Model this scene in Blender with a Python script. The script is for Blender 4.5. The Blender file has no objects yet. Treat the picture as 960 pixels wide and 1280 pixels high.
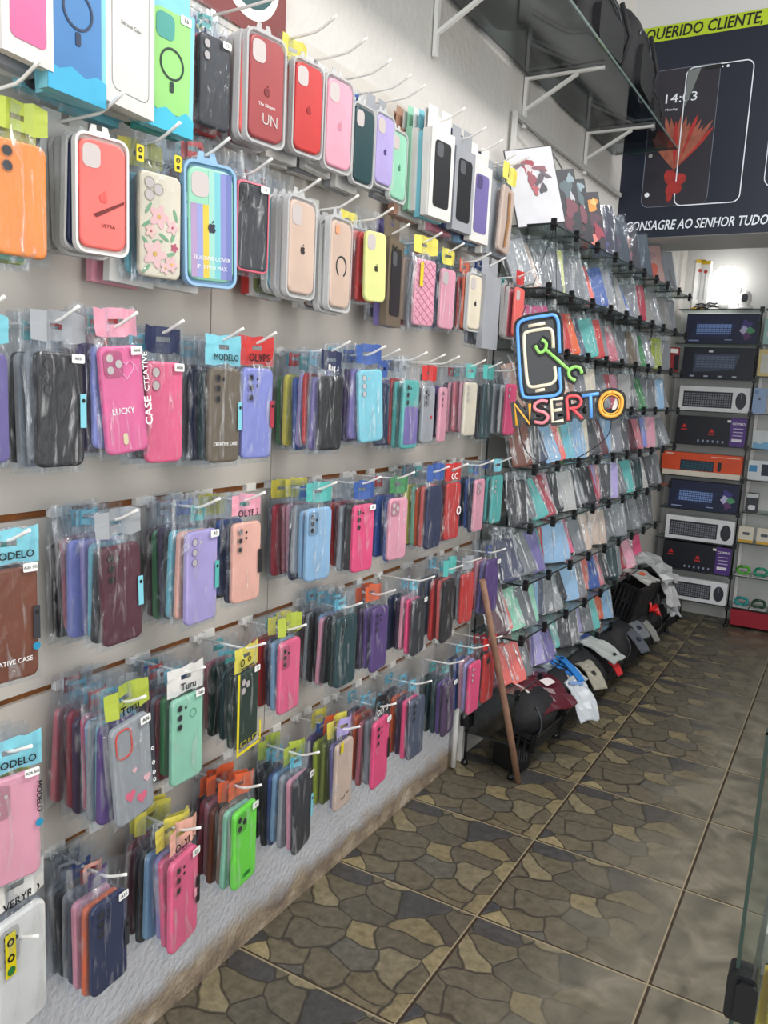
import bpy, bmesh, math, random
from mathutils import Matrix, Vector, Euler
random.seed(7)
sc = bpy.context.scene
col = sc.collection
PI = math.pi

# ------------------------------------------------------------------ camera
FPX = 1010.145
YAW, PITCH, ROLL = [math.radians(a) for a in (-29.97973, -8.92902, 2.82299)]
CAM = Vector((1.155, 0.0, 1.40))
_f = Vector((math.sin(YAW)*math.cos(PITCH), math.cos(YAW)*math.cos(PITCH), math.sin(PITCH)))
_r = Vector((math.cos(YAW), -math.sin(YAW), 0)); _u = _r.cross(_f)
RIGHT = _r*math.cos(ROLL) + _u*math.sin(ROLL)
UP = -_r*math.sin(ROLL) + _u*math.cos(ROLL)
FWD = _f
cd = bpy.data.cameras.new('camera'); cam = bpy.data.objects.new('camera', cd); col.objects.link(cam)
cd.sensor_fit = 'HORIZONTAL'; cd.sensor_width = 36; cd.lens = FPX/960*36; cd.clip_start = .02; cd.clip_end = 60
m = Matrix((RIGHT, UP, -FWD)).transposed().to_4x4(); m.translation = CAM
cam.matrix_world = m
sc.camera = cam

def ray(u, v):
    return RIGHT*((u-480)/FPX) + UP*(-(v-640)/FPX) + FWD
def hit(u, v, ax, val):
    d = ray(u, v); return CAM + d*((val-CAM[ax])/d[ax])
def wx(u, v, x): return hit(u, v, 0, x)

# ------------------------------------------------------------------ colours
def lin(c):
    c /= 255.0
    return c/12.92 if c <= .04045 else ((c+.055)/1.055)**2.4
def rgb(r, g, b): return (lin(r), lin(g), lin(b), 1.0)
COL = {
 'black': (26,27,32), 'charcoal': (46,48,56), 'grey': (128,130,138), 'slate': (74,84,108), 'white': (228,226,222), 'cream': (226,214,190),
 'clear': (158,162,168), 'navy': (32,44,84), 'blue': (52,92,170), 'pale blue': (140,186,224), 'cyan': (120,206,224), 'teal': (74,184,178),
 'dark teal': (24,66,72), 'mint': (146,214,182), 'green': (64,140,84), 'dark green': (26,56,46), 'neon green': (104,236,34), 'lime': (180,196,50),
 'yellow': (228,214,70), 'pale yellow': (226,230,140), 'orange': (236,96,32), 'bright orange': (255,140,20), 'coral': (248,104,96), 'red': (206,36,34),
 'crimson': (176,36,62), 'maroon': (88,34,52), 'rose': (206,108,124), 'pink': (240,158,180), 'hot pink': (248,62,128), 'bubblegum pink': (246,92,140),
 'magenta': (240,96,158), 'peach': (244,178,158), 'lilac': (178,162,222), 'periwinkle': (134,142,218), 'violet': (116,104,168), 'purple': (92,62,132),
 'plum': (78,52,92), 'brown': (120,58,28), 'tan': (176,132,108), 'taupe': (112,98,80), 'beige': (214,186,168), 'dark red': (168,62,66), 'salmon': (240,124,110),
 'silver': (160,163,170), 'olive': (130,140,60),
}
def C(n):
    c = rgb(*COL[n]); l = .3*c[0]+.5*c[1]+.2*c[2]; k = .90
    return tuple(l+(v-l)*k+.006 for v in c[:3])+(1,)

# ------------------------------------------------------------------ materials
def newmat(name):
    mt = bpy.data.materials.new(name); mt.use_nodes = True
    nt = mt.node_tree; nt.nodes.clear()
    out = nt.nodes.new('ShaderNodeOutputMaterial')
    return mt, nt, out
def N(nt, t, **kw):
    n = nt.nodes.new(t)
    for k, v in kw.items():
        if k.startswith('i_'): n.inputs[k[2:].replace('_', ' ')].default_value = v
        else: setattr(n, k, v)
    return n
def ramp(nt, stops, interp='LINEAR'):
    r = nt.nodes.new('ShaderNodeValToRGB'); cr = r.color_ramp; cr.interpolation = interp
    while len(cr.elements) < len(stops): cr.elements.new(.5)
    for e, (p, c) in zip(cr.elements, stops):
        e.position = p; e.color = c if len(c) == 4 else (*c, 1)
    return r
def g(v): return (v, v, v, 1)
def plain(name, c, rough=.5, metal=0, emit=0, noise=.0, nscale=40, bump=0, coat=0):
    mt, nt, out = newmat(name)
    b = N(nt, 'ShaderNodeBsdfPrincipled'); b.inputs['Roughness'].default_value = rough; b.inputs['Metallic'].default_value = metal
    b.inputs['Base Color'].default_value = c; b.inputs['Coat Weight'].default_value = coat
    if emit:
        b.inputs['Emission Color'].default_value = c; b.inputs['Emission Strength'].default_value = emit
    if noise or bump:
        tc = N(nt, 'ShaderNodeTexCoord'); no = N(nt, 'ShaderNodeTexNoise'); no.inputs['Scale'].default_value = nscale
        no.inputs['Detail'].default_value = 4
        nt.links.new(tc.outputs['Object'], no.inputs['Vector'])
        if noise:
            mx = N(nt, 'ShaderNodeMix', data_type='RGBA', blend_type='MULTIPLY')
            mx.inputs['Factor'].default_value = 1
            mx.inputs['A'].default_value = c
            r = ramp(nt, [(.3, g(1-noise)), (.7, g(1.0))]); nt.links.new(no.outputs['Fac'], r.inputs['Fac'])
            nt.links.new(r.outputs['Color'], mx.inputs['B']); nt.links.new(mx.outputs['Result'], b.inputs['Base Color'])
        if bump:
            bp = N(nt, 'ShaderNodeBump'); bp.inputs['Strength'].default_value = bump; bp.inputs['Distance'].default_value = .004
            nt.links.new(no.outputs['Fac'], bp.inputs['Height']); nt.links.new(bp.outputs['Normal'], b.inputs['Normal'])
    nt.links.new(b.outputs[0], out.inputs['Surface'])
    return mt
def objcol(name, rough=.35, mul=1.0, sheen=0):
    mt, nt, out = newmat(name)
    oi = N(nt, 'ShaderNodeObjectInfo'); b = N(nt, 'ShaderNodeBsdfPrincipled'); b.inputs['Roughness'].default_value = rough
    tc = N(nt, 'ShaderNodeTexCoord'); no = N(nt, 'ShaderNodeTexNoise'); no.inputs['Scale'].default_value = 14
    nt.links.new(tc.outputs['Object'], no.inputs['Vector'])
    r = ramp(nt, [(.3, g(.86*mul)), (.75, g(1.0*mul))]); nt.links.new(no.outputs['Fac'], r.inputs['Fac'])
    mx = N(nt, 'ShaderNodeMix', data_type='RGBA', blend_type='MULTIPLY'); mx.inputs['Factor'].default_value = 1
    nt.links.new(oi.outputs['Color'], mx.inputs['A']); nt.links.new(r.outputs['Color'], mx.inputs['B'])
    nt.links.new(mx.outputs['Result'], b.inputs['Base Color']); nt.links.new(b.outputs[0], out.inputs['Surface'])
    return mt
def film(name, lo, hi, tint=(.93, .95, .97, 1), rough=.12, scale=(30, 30, 5), milk=.5, thr=(.45, .7)):
    """crinkled clear plastic film: mostly see-through, with glossy streaks along its folds"""
    mt, nt, out = newmat(name)
    tc = N(nt, 'ShaderNodeTexCoord'); oi = N(nt, 'ShaderNodeObjectInfo')
    mp = N(nt, 'ShaderNodeMapping'); mp.inputs['Scale'].default_value = scale
    ad = N(nt, 'ShaderNodeVectorMath', operation='ADD')
    mu = N(nt, 'ShaderNodeMath', operation='MULTIPLY'); mu.inputs[1].default_value = 37
    nt.links.new(oi.outputs['Random'], mu.inputs[0])
    nt.links.new(tc.outputs['Object'], mp.inputs['Vector']); nt.links.new(mp.outputs['Vector'], ad.inputs[0]); nt.links.new(mu.outputs[0], ad.inputs[1])
    no = N(nt, 'ShaderNodeTexNoise'); no.inputs['Scale'].default_value = 1.6; no.inputs['Detail'].default_value = 3; no.inputs['Distortion'].default_value = 1.2
    nt.links.new(ad.outputs[0], no.inputs['Vector'])
    r = ramp(nt, [(thr[0], g(lo)), (thr[1], g(hi))]); nt.links.new(no.outputs['Fac'], r.inputs['Fac'])
    bp = N(nt, 'ShaderNodeBump'); bp.inputs['Strength'].default_value = 1.0; bp.inputs['Distance'].default_value = .012
    nt.links.new(no.outputs['Fac'], bp.inputs['Height'])
    tr = N(nt, 'ShaderNodeBsdfTransparent'); tr.inputs['Color'].default_value = tint
    gl = N(nt, 'ShaderNodeBsdfGlossy'); gl.inputs['Roughness'].default_value = rough; gl.inputs['Color'].default_value = g(.95)
    nt.links.new(bp.outputs['Normal'], gl.inputs['Normal'])
    df = N(nt, 'ShaderNodeBsdfDiffuse'); df.inputs['Color'].default_value = (.78, .8, .82, 1)
    m1 = N(nt, 'ShaderNodeMixShader'); m1.inputs[0].default_value = milk
    nt.links.new(gl.outputs[0], m1.inputs[1]); nt.links.new(df.outputs[0], m1.inputs[2])
    m2 = N(nt, 'ShaderNodeMixShader'); nt.links.new(r.outputs['Color'], m2.inputs[0])
    nt.links.new(tr.outputs[0], m2.inputs[1]); nt.links.new(m1.outputs[0], m2.inputs[2])
    nt.links.new(m2.outputs[0], out.inputs['Surface'])
    return mt
def glass(name, tint, refl=.12, rough=.02, milk=.0):
    mt, nt, out = newmat(name)
    tr = N(nt, 'ShaderNodeBsdfTransparent'); tr.inputs['Color'].default_value = tint
    gl = N(nt, 'ShaderNodeBsdfGlossy'); gl.inputs['Roughness'].default_value = rough
    lw = N(nt, 'ShaderNodeLayerWeight'); lw.inputs['Blend'].default_value = .35
    ml = N(nt, 'ShaderNodeMath', operation='MULTIPLY_ADD'); ml.inputs[1].default_value = .5; ml.inputs[2].default_value = refl
    nt.links.new(lw.outputs['Fresnel'], ml.inputs[0])
    m = N(nt, 'ShaderNodeMixShader'); nt.links.new(ml.outputs[0], m.inputs[0]); nt.links.new(tr.outputs[0], m.inputs[1]); nt.links.new(gl.outputs[0], m.inputs[2])
    last = m
    if milk:
        df = N(nt, 'ShaderNodeBsdfDiffuse'); df.inputs['Color'].default_value = (.86, .87, .87, 1)
        m3 = N(nt, 'ShaderNodeMixShader'); m3.inputs[0].default_value = milk
        nt.links.new(m.outputs[0], m3.inputs[1]); nt.links.new(df.outputs[0], m3.inputs[2]); last = m3
    nt.links.new(last.outputs[0], out.inputs['Surface'])
    return mt

M_SHELL = objcol('case_shell', .38)
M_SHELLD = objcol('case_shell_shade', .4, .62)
M_CARD = objcol('printed_card', .45)
M_SATIN = objcol('satin_plastic', .3)
M_FILM = film('bag_film', .035, .42, milk=.55, thr=(.55, .74))
M_FILM2 = film('bag_film_heavy', .05, .72, milk=.6, thr=(.53, .70))
M_FILM3 = film('sleeve_film', .03, .30, milk=.3, thr=(.6, .75), scale=(12, 12, 4))
M_TRAY = glass('blister_plastic', (.97, .97, .98, 1), .05, .12, milk=.45)
M_WHITE = plain('white_plastic', rgb(236, 234, 230), .35)
M_HOOK = plain('white_coated_wire', rgb(240, 238, 234), .3)
M_LENS = plain('lens_dark', rgb(38, 38, 44), .2)
M_LENSP = plain('lens_opening', rgb(196, 186, 184), .4)
M_INK = plain('black_ink', rgb(18, 20, 26), .5)
M_INKW = plain('white_ink', rgb(244, 244, 244), .5)
M_BLACK = plain('black_plastic', rgb(20, 21, 24), .35)
M_BLACKM = plain('black_fabric', rgb(22, 23, 28), .75, noise=.4, nscale=60, bump=.3)
M_GLASS = glass('shelf_glass', (.80, .88, .86, 1), .05, .03, milk=.03)
M_GLASSD = glass('smoked_glass', (.50, .56, .58, 1), .06, .05)
M_EDGE = plain('glass_edge_dark', rgb(36, 48, 48), .25)
M_EDGEG = plain('glass_edge_green', rgb(50, 66, 60), .25)
M_STICK = plain('price_sticker', rgb(244, 244, 242), .5)

# ------------------------------------------------------------------ mesh helpers
class MB:
    def __init__(s): s.bm = bmesh.new()
    def box(s, x0, y0, z0, x1, y1, z1, mi=0):
        v = [s.bm.verts.new(p) for p in ((x0,y0,z0),(x1,y0,z0),(x1,y1,z0),(x0,y1,z0),(x0,y0,z1),(x1,y0,z1),(x1,y1,z1),(x0,y1,z1))]
        for q in ((3,2,1,0),(4,5,6,7),(0,1,5,4),(1,2,6,5),(2,3,7,6),(3,0,4,7)):
            f = s.bm.faces.new([v[i] for i in q]); f.material_index = mi
        return v
    def loft(s, rings, cap=True, mi=0, smooth=False):
        vs = [[s.bm.verts.new(p) for p in r] for r in rings]
        n = len(rings[0])
        for a, b in zip(vs, vs[1:]):
            for i in range(n):
                f = s.bm.faces.new((a[i], a[(i+1) % n], b[(i+1) % n], b[i])); f.material_index = mi; f.smooth = smooth
        if cap:
            f = s.bm.faces.new(list(reversed(vs[0]))); f.material_index = mi
            f = s.bm.faces.new(vs[-1]); f.material_index = mi
    def prism(s, pts, a, b, axis='x', mi=0):
        """pts 2-D outline extruded along axis from a to b"""
        def P(p, t): return (t, p[0], p[1]) if axis == 'x' else ((p[0], t, p[1]) if axis == 'y' else (p[0], p[1], t))
        s.loft([[P(p, a) for p in pts], [P(p, b) for p in pts]], mi=mi)
    def bar(s, p, q, w, h=None, mi=0):
        p, q = Vector(p), Vector(q); h = h or w
        d = (q-p).normalized(); a = d.orthogonal().normalized() if abs(d.z) > .95 else d.cross(Vector((0,0,1))).normalized(); b = d.cross(a)
        s.loft([[o + a*sx*w/2 + b*sy*h/2 for sx, sy in ((-1,-1),(1,-1),(1,1),(-1,1))] for o in (p, q)], mi=mi)
    def tube(s, pts, r, n=8, mi=0):
        pts = [Vector(p) for p in pts]; rings = []
        for i, p in enumerate(pts):
            d = (pts[min(i+1, len(pts)-1)] - pts[max(i-1, 0)]).normalized()
            a = d.cross(Vector((.13, .27, .95))).normalized(); b = d.cross(a)
            rr = r[i] if isinstance(r, (list, tuple)) else r
            rings.append([p + (a*math.cos(t*2*PI/n) + b*math.sin(t*2*PI/n))*rr for t in range(n)])
        s.loft(rings, mi=mi, smooth=True)
    def lathe(s, prof, c=(0,0,0), n=20, mi=0, axis='z'):
        rings = []
        for r, z in prof:
            ring = []
            for i in range(n):
                a = i*2*PI/n; x, y = r*math.cos(a), r*math.sin(a)
                q = (x, y, z) if axis == 'z' else ((z, x, y) if axis == 'x' else (y, z, x))
                ring.append((q[0]+c[0], q[1]+c[1], q[2]+c[2]))
            rings.append(ring)
        s.loft(rings, mi=mi, smooth=True)
    def mesh(s, name, *mats):
        bmesh.ops.recalc_face_normals(s.bm, faces=s.bm.faces)
        me = bpy.data.meshes.new(name); s.bm.to_mesh(me); s.bm.free()
        for mt in mats: me.materials.append(mt)
        return me
    def build(s, name, *mats, parent=None, color=None):
        return link(name, s.mesh(name, *mats), parent, color)
def link(name, data, parent=None, color=None, loc=None, rot=None, scale=None):
    o = bpy.data.objects.new(name, data); col.objects.link(o)
    if parent is not None: o.parent = parent
    if color is not None: o.color = color
    if loc is not None: o.location = loc
    if rot is not None: o.rotation_euler = rot
    if scale is not None: o.scale = scale if hasattr(scale, '__len__') else (scale,)*3
    return o
def empty(name, loc=(0,0,0), rot=(0,0,0), scale=1):
    return link(name, None, loc=loc, rot=rot, scale=scale)
def tag(o, label, cat, group=None):
    o['label'] = label; o['category'] = cat
    if group: o['group'] = group
    return o
def struct(o): o['kind'] = 'structure'; return o

def rr(w, h, r, n=5, cy=0, cz=0):
    """rounded rectangle outline"""
    pts = []
    for sx, sy, a0 in ((1,1,0),(-1,1,90),(-1,-1,180),(1,-1,270)):
        for i in range(n+1):
            a = math.radians(a0 + 90*i/n)
            pts.append((cy + sx*(w/2-r) + r*math.cos(a), cz + sy*(h/2-r) + r*math.sin(a)))
    return pts
def slab_into(mb, w, h, t, r, cz, x0=0, bev=.0025, mi=0, cy=0):
    rings = []
    for x, d in ((x0, bev), (x0+bev, 0), (x0+t-bev*1.3, 0), (x0+t-bev*.4, bev*.4), (x0+t, bev*1.3)):
        rings.append([(x, p[0], p[1]) for p in rr(w-2*d, h-2*d, r, cy=cy, cz=cz)])
    mb.loft(rings, mi=mi)
def circ(cy, cz, r, n=16): return [(cy+r*math.cos(i*2*PI/n), cz+r*math.sin(i*2*PI/n)) for i in range(n)]
def ringmesh(mb, cy, cz, r0, r1, x, t=.0006, n=24, a0=0, a1=360, mi=0):
    full = a1-a0 >= 360
    pts = []
    for i in range(n+1):
        a = math.radians(a0 + (a1-a0)*i/n); pts.append((math.cos(a), math.sin(a)))
    for (c0, s0), (c1, s1) in zip(pts, pts[1:]):
        vs = [(x, cy+c0*r0, cz+s0*r0), (x, cy+c0*r1, cz+s0*r1), (x, cy+c1*r1, cz+s1*r1), (x, cy+c1*r0, cz+s1*r0)]
        v0 = [mb.bm.verts.new(p) for p in vs]; v1 = [mb.bm.verts.new((p[0]+t, p[1], p[2])) for p in vs]
        f = mb.bm.faces.new(v1); f.material_index = mi
        for i in range(4):
            f = mb.bm.faces.new((v0[i], v0[(i+1) % 4], v1[(i+1) % 4], v1[i])); f.material_index = mi

_tm = {}
def textmesh(s, size=1.0, bold=.0, shear=0, mat=None, align='CENTER', ext=.01):
    """flat lettering as a mesh in its own XY plane"""
    k = (s, size, bold, shear, mat.name, align)
    if k in _tm: return _tm[k]
    cu = bpy.data.curves.new('lettering', 'FONT'); cu.body = s; cu.size = size; cu.shear = shear
    cu.align_x = align; cu.align_y = 'CENTER'; cu.extrude = ext*size*.3; cu.resolution_u = 2
    o = bpy.data.objects.new('lettering_source', cu); col.objects.link(o)
    bpy.context.view_layer.update()
    me = bpy.data.meshes.new_from_object(o.evaluated_get(bpy.context.evaluated_depsgraph_get()))
    bpy.data.objects.remove(o)
    if bold > 0:      # heavier strokes
        bm = bmesh.new(); q = bold*size*.8
        for i_, (dx, dy) in enumerate(((-q, 0), (q, 0), (0, -q*.7), (0, q*.7))):
            n0 = len(bm.verts); bm.from_mesh(me); bm.verts.ensure_lookup_table()
            for v in bm.verts[n0:]: v.co += Vector((dx, dy, i_*size*.0008))
        bm.to_mesh(me); bm.free()
    me.name = 'lettering'
    me.materials.clear(); me.materials.append(mat)
    _tm[k] = me
    return me
FACE_X = Matrix(((0,0,1),(1,0,0),(0,1,0))).to_euler()       # text plane turned to look along +X (letters run along +Y)
def text_on(parent, s, size, y, z, x, mat, bold=.01, ang=0, name='lettering', shear=0, width=None):
    me = textmesh(s, size, bold, shear, mat)
    R = Matrix(((0,0,1),(1,0,0),(0,1,0))) @ Matrix.Rotation(math.radians(ang), 3, 'Z')
    o = link(name, me, parent, loc=(x, y, z), rot=R.to_euler())
    return o

# ------------------------------------------------------------------ phone case kit (origin = the hang hole, face looks along +X)
CW, CH, CT = .080, .166, .011
def shell_mesh(zc, w=CW, h=CH, t=CT, r=.012, mat=M_SHELL):
    mb = MB(); slab_into(mb, w, h, t, r, zc)
    # button bumps on the near long edge
    for z0, l in ((zc+h*.22, .012), (zc+h*.1, .02)):
        mb.box(t*.3, -w/2-.0008, z0-l/2, t*.7, -w/2+.001, z0+l/2)
    return mb.mesh('phone_case', mat)
DROP = .036
ZC = -DROP-CH/2
ME_SHELL = shell_mesh(ZC)
ME_SHELLR = shell_mesh(ZC, r=.016)
def bag_mesh(seed, top, bot, w, zbody, t=CT, neck=None, mat=M_FILM):
    rnd = random.Random(seed); mb = MB(); nx, nz = 8, 14
    def sheet(front):
        vs = []
        for j in range(nz+1):
            z = bot + (top-bot)*j/nz; row = []
            k = 1.0 if z < zbody-.01 else max(0, 1-(z-(zbody-.01))/.03)
            for i in range(nx+1):
                u = i/nx*2-1
                y = u*w/2*(1 if k > .5 or neck is None else neck)
                e = (1-abs(u)**6)*min(1, j/.7)
                if front: x = .001 + (t+.0025)*k*e + rnd.uniform(-.0013, .0018)*e + .0035*(1-k)*math.sin(u*7+seed)
                else: x = -.0012 + rnd.uniform(-.0012, .0006)*e + .003*(1-k)*math.sin(u*7+seed)
                row.append(mb.bm.verts.new((x, y + rnd.uniform(-.0012, .0012), z)))
            vs.append(row)
        for a, b in zip(vs, vs[1:]):
            for i in range(nx): mb.bm.faces.new((a[i], a[i+1], b[i+1], b[i]))
    sheet(True); sheet(False)
    return mb.mesh('plastic_bag', mat)
BAGS = [bag_mesh(i, .022, -DROP-CH-.010, .097, -DROP) for i in range(5)]
def header_mesh(w=.088, top=.021, bot=-.022, seed=0, fold=0.0, mat=M_CARD):
    """card with a punched slot and an uneven crumple"""
    rnd = random.Random(seed); mb = MB()
    ys = [-w/2, -w/4, -.012, .012, w/4, w/2]; zs = [bot, -.004, .004, top]
    V = {}
    for i, y in enumerate(ys):
        for j, z in enumerate(zs):
            x = .004 + fold*math.sin(i*1.7+seed)*.006 + rnd.uniform(-.001, .001)
            V[i, j] = mb.bm.verts.new((x, y, z + (rnd.uniform(-.003, .003) if j in (0, 3) else 0)))
    for i in range(5):
        for j in range(3):
            if i == 2 and j == 1: continue
            mb.bm.faces.new((V[i,j], V[i+1,j], V[i+1,j+1], V[i,j+1]))
    return mb.mesh('header_card', mat)
HEADERS = [header_mesh(seed=i, fold=1.0) for i in range(3)]
HEADSM = [header_mesh(w=.046, top=.012, bot=-.016, seed=20+i, fold=1.0) for i in range(3)]
HEADER_FLAT = header_mesh(w=.094, bot=-.030, seed=9, fold=.15)
def sticker_mesh(w=.022, h=.013):
    mb = MB(); mb.prism(rr(w, h, .002, 2), 0, .0006); return mb.mesh('price_sticker', M_STICK)
ME_STICKER = sticker_mesh()

def cam_mesh(kind, t=CT):
    mb = MB(); top = -DROP-.006; y = -.022
    def disc(cy, cz, r, mi=1, x=t+.0009): mb.prism(circ(cy, cz, r), x-.0005, x, mi=mi)
    def rim(cy, cz, r): ringmesh(mb, cy, cz, r, r+.0016, t+.0003, .001, mi=0)
    if kind == 'v3':
        for i in range(3): disc(y, top-.012-.018*i, .0058); rim(y, top-.012-.018*i, .0058)
        disc(y+.015, top-.014, .0028)
    elif kind == 'v2':
        for i in range(2): disc(y, top-.012-.021*i, .0075); rim(y, top-.012-.021*i, .0075)
    elif kind == 'sq':
        mb.prism(rr(.036, .04, .010, 4, y+.004, top-.021), t-.0002, t+.0014)
        for q in ((y-.003, top-.012), (y-.003, top-.030), (y+.013, top-.021)): disc(*q, .0062, x=t+.0024)
    elif kind == 'sq3':
        mb.prism(rr(.030, .052, .008, 4, y+.001, top-.028), t-.0002, t+.0014)
        for i in range(3): disc(y-.003, top-.013-.015*i, .0052, x=t+.0024)
        disc(y+.010, top-.02, .003, x=t+.0024)
    elif kind == 'cut':
        mb.prism(rr(.030, .036, .010, 4, y+.002, top-.020), t-.0002, t+.0008, mi=1)
        ringmesh(mb, y+.002, top-.020, .0, .001, t, .0002)
    elif kind == 'tri':
        for q in ((y, top-.012), (y+.017, top-.020), (y, top-.031)): disc(*q, .0078); rim(*q, .0078)
    elif kind == 'rings':
        for q in ((y, top-.012), (y, top-.030), (y, top-.048)):
            mb.prism(rr(.016, .015, .004, 3, *q), t-.0002, t+.0012); disc(*q, .0048, x=t+.0021)
        for q in ((y+.018, top-.014), (y+.018, top-.026)): disc(*q, .0028)
    elif kind == 'ring':
        mb.prism(rr(.030, .030, .009, 4, y+.004, top-.017), t-.0002, t+.0012); disc(y+.004, top-.017, .0095, x=t+.0022)
    return mb
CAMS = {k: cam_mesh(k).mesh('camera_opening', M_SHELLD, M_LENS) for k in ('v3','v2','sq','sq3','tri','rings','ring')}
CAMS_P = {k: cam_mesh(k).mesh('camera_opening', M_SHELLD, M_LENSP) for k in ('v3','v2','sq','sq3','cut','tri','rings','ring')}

def shade(c, k): return (c[0]*k, c[1]*k, c[2]*k, 1)
ORD = ['first','second','third','fourth','fifth','sixth','seventh','eighth','ninth','tenth','eleventh','twelfth','thirteenth','fourteenth','fifteenth','sixteenth','seventeenth','eighteenth','nineteenth','twentieth']
ORD += ['twenty-'+o for o in ORD[:9]] + ['thirtieth'] + ['thirty-'+o for o in ORD[:9]]
ROWN = {1:'top', 2:'second', 3:'third', 4:'fourth', 5:'fifth', 6:'lowest'}
GZ = {1: 2.077, 2: 1.771, 3: 1.465, 4: 1.160, 5: .853, 6: .548}
HEADC = ['cyan','cyan','teal','cyan','teal','blue','yellow','orange','red','silver']

def hook_mesh(L):
    mb = MB()
    mb.box(-.009, -.016, -.006, .004, .016, .007)
    mb.box(.004, -.006, -.012, .0065, .006, .010)
    pts = [(.005, 0, 0), (L*.5, 0, .001), (L-.05, 0, .003), (L-.035, 0, .008), (L-.012, 0, .019), (L, 0, .025)]
    mb.tube(pts, .0027, 8)
    return mb.mesh('display_hook', M_HOOK)
HOOKS = {}
def hook(y, L, row, fid):
    k = round(L, 2)
    if k not in HOOKS: HOOKS[k] = hook_mesh(k)
    o = link('display_hook', HOOKS[k], loc=(0, y, GZ[row]-.001))
    tag(o, f'white wire display hook carrying the {fid} in the {ROWN[row]} hook row', 'hook', 'white hooks on the slat wall')
    return o

def simple_case(c, loc, rot, s, seed, name='phone_case', header=None, bag=True, mesh=None, bmesh_=None):
    o = link(name, mesh or ME_SHELL, color=C(c), loc=loc, rot=rot, scale=s)
    if bag: link('plastic_bag', bmesh_ or BAGS[seed % 5], o)
    if header: link('header_card', (HEADERS if header in ('orange', 'lime', 'yellow') else HEADSM)[seed % 3], o, color=C(header), loc=(0, (seed % 7-3)*.004, (seed % 5-2)*.002))
    return o

def solve(row, u0, v0, u1, v1, x=None, w=CW):
    """where the front case of a stack hangs: its point under the hook, size and turn"""
    uc = (u0+u1)/2
    if x is None:
        x = .13
        if abs(GZ[row]-CAM.z) > .2:
            x = hit(uc, v0, 2, GZ[row]-.04).x
            x = min(.16, max(.10, x))
    p = wx(uc, v0, x)
    h = p.z - wx(uc, v1, x).z
    s = min(1.16, max(.90, h/CH))
    m = p.y/(CAM.x-x)
    wm = wx(u1, v0, x).y - wx(u0, v0, x).y
    phi = (wm - w*s - CT*s*m)/(w*s*m)
    phi = min(.30, max(-.22, phi))
    return p, s, phi

def stack(row, q, front, backs, fid, x=None, lean=0, gap=None, headers=None, label=None, hookL=None, w=CW, xmin=.022):
    """front(p, rot, s) builds the front item; backs hang behind it toward the wall"""
    p, s, phi = solve(row, *q, x=x, w=w)
    hole = Vector((p.x, p.y, p.z + DROP*s))
    f = front(hole, Euler((math.radians(lean), 0, -phi)), s)
    f['label'] = label or f'{fid} at the front of its stack in the {ROWN[row]} hook row'
    n = len(backs)
    room = p.x - xmin
    dx = min(gap or .021, room/max(1, n))
    rnd = random.Random(int(q[0]*7+row))
    for i, c in enumerate(backs):
        xi = p.x - dx*(i+1)
        hd = (headers[i % len(headers)] if headers else (rnd.choice(HEADC) if rnd.random() < .5 else None))
        ss = s*rnd.uniform(.94, 1.0)
        yy = p.y + rnd.uniform(-.008, .008)
        loc = Vector((xi, yy, hole.z + rnd.uniform(-.008, .003)))
        rot = Euler((math.radians(rnd.uniform(-2.5, 2.5)), math.radians(rnd.uniform(-2, 2)), -phi*.5 + rnd.uniform(-.07, .07)))
        if isinstance(c, str):
            o = simple_case(c, loc, rot, ss, rnd.randint(0, 99), header=hd)
            cn = c if c != 'clear' else 'clear grey'
            tag(o, f'{cn} case, {ORD[i]} behind the {fid} in the {ROWN[row]} hook row', 'phone case', f'phone cases behind the {fid} in the {ROWN[row]} row')
        else:
            o = c[0](loc, rot, ss)
            tag(o, f'{c[1]}, {ORD[i]} behind the {fid} in the {ROWN[row]} hook row', o['category'], f'phone cases behind the {fid} in the {ROWN[row]} row')
    hook(p.y, (hookL or (p.x+(.068 if row == 1 else .050))), row, fid)
    return f

# front builders -----------------------------------------------------------
def bagged(c, cam='v3', header=None, htext=None, hcol=None, sticker=None, stext=None, shadec=None, strip=None, deco=None, pale=False, bag=True, flat=False, heavy=False, hmat=None):
    def f(loc, rot, s):
        o = link('phone_case', ME_SHELL, color=C(c), loc=loc, rot=rot, scale=s)
        o['category'] = 'phone case'; o['group'] = 'bagged phone cases at the front of their hooks'
        if cam:
            link('camera_opening', (CAMS_P if pale else CAMS)[cam], o, color=C(c))
        if bag: link('plastic_bag', BAGS[int(loc.y*100) % 5], o)
        if header:
            h = link('header_card', HEADER_FLAT if flat else HEADERS[int(loc.y*50) % 3], o, color=C(header))
            if htext:
                text_on(h, htext, .020 if len(htext) < 6 else .016, .004, -.018, .0075, hmat or M_INK, bold=.02)
        if stext:
            st = link('price_sticker', ME_STICKER, o, loc=(CT+.0045, .026, -DROP-.008 if not flat else -.036))
            text_on(st, stext, .009 if len(stext) < 4 else .0065, 0, 0, .0012, M_INK, bold=.01)
        if strip:
            mb = MB(); mb.prism([(.030, -.095), (.0405, -.095), (.0405, -.145), (.030, -.145)], CT+.003, CT+.0036)
            sp = mb.build('label_strip', M_CARD, parent=o, color=C(strip))
            ringpts = MB(); ringpts.prism(circ(.0355, -.105, .003), CT+.0038, CT+.0042); ringpts.build('printed_mark', M_INK, parent=sp)
        if deco: deco(o)
        return o
    return f

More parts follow.
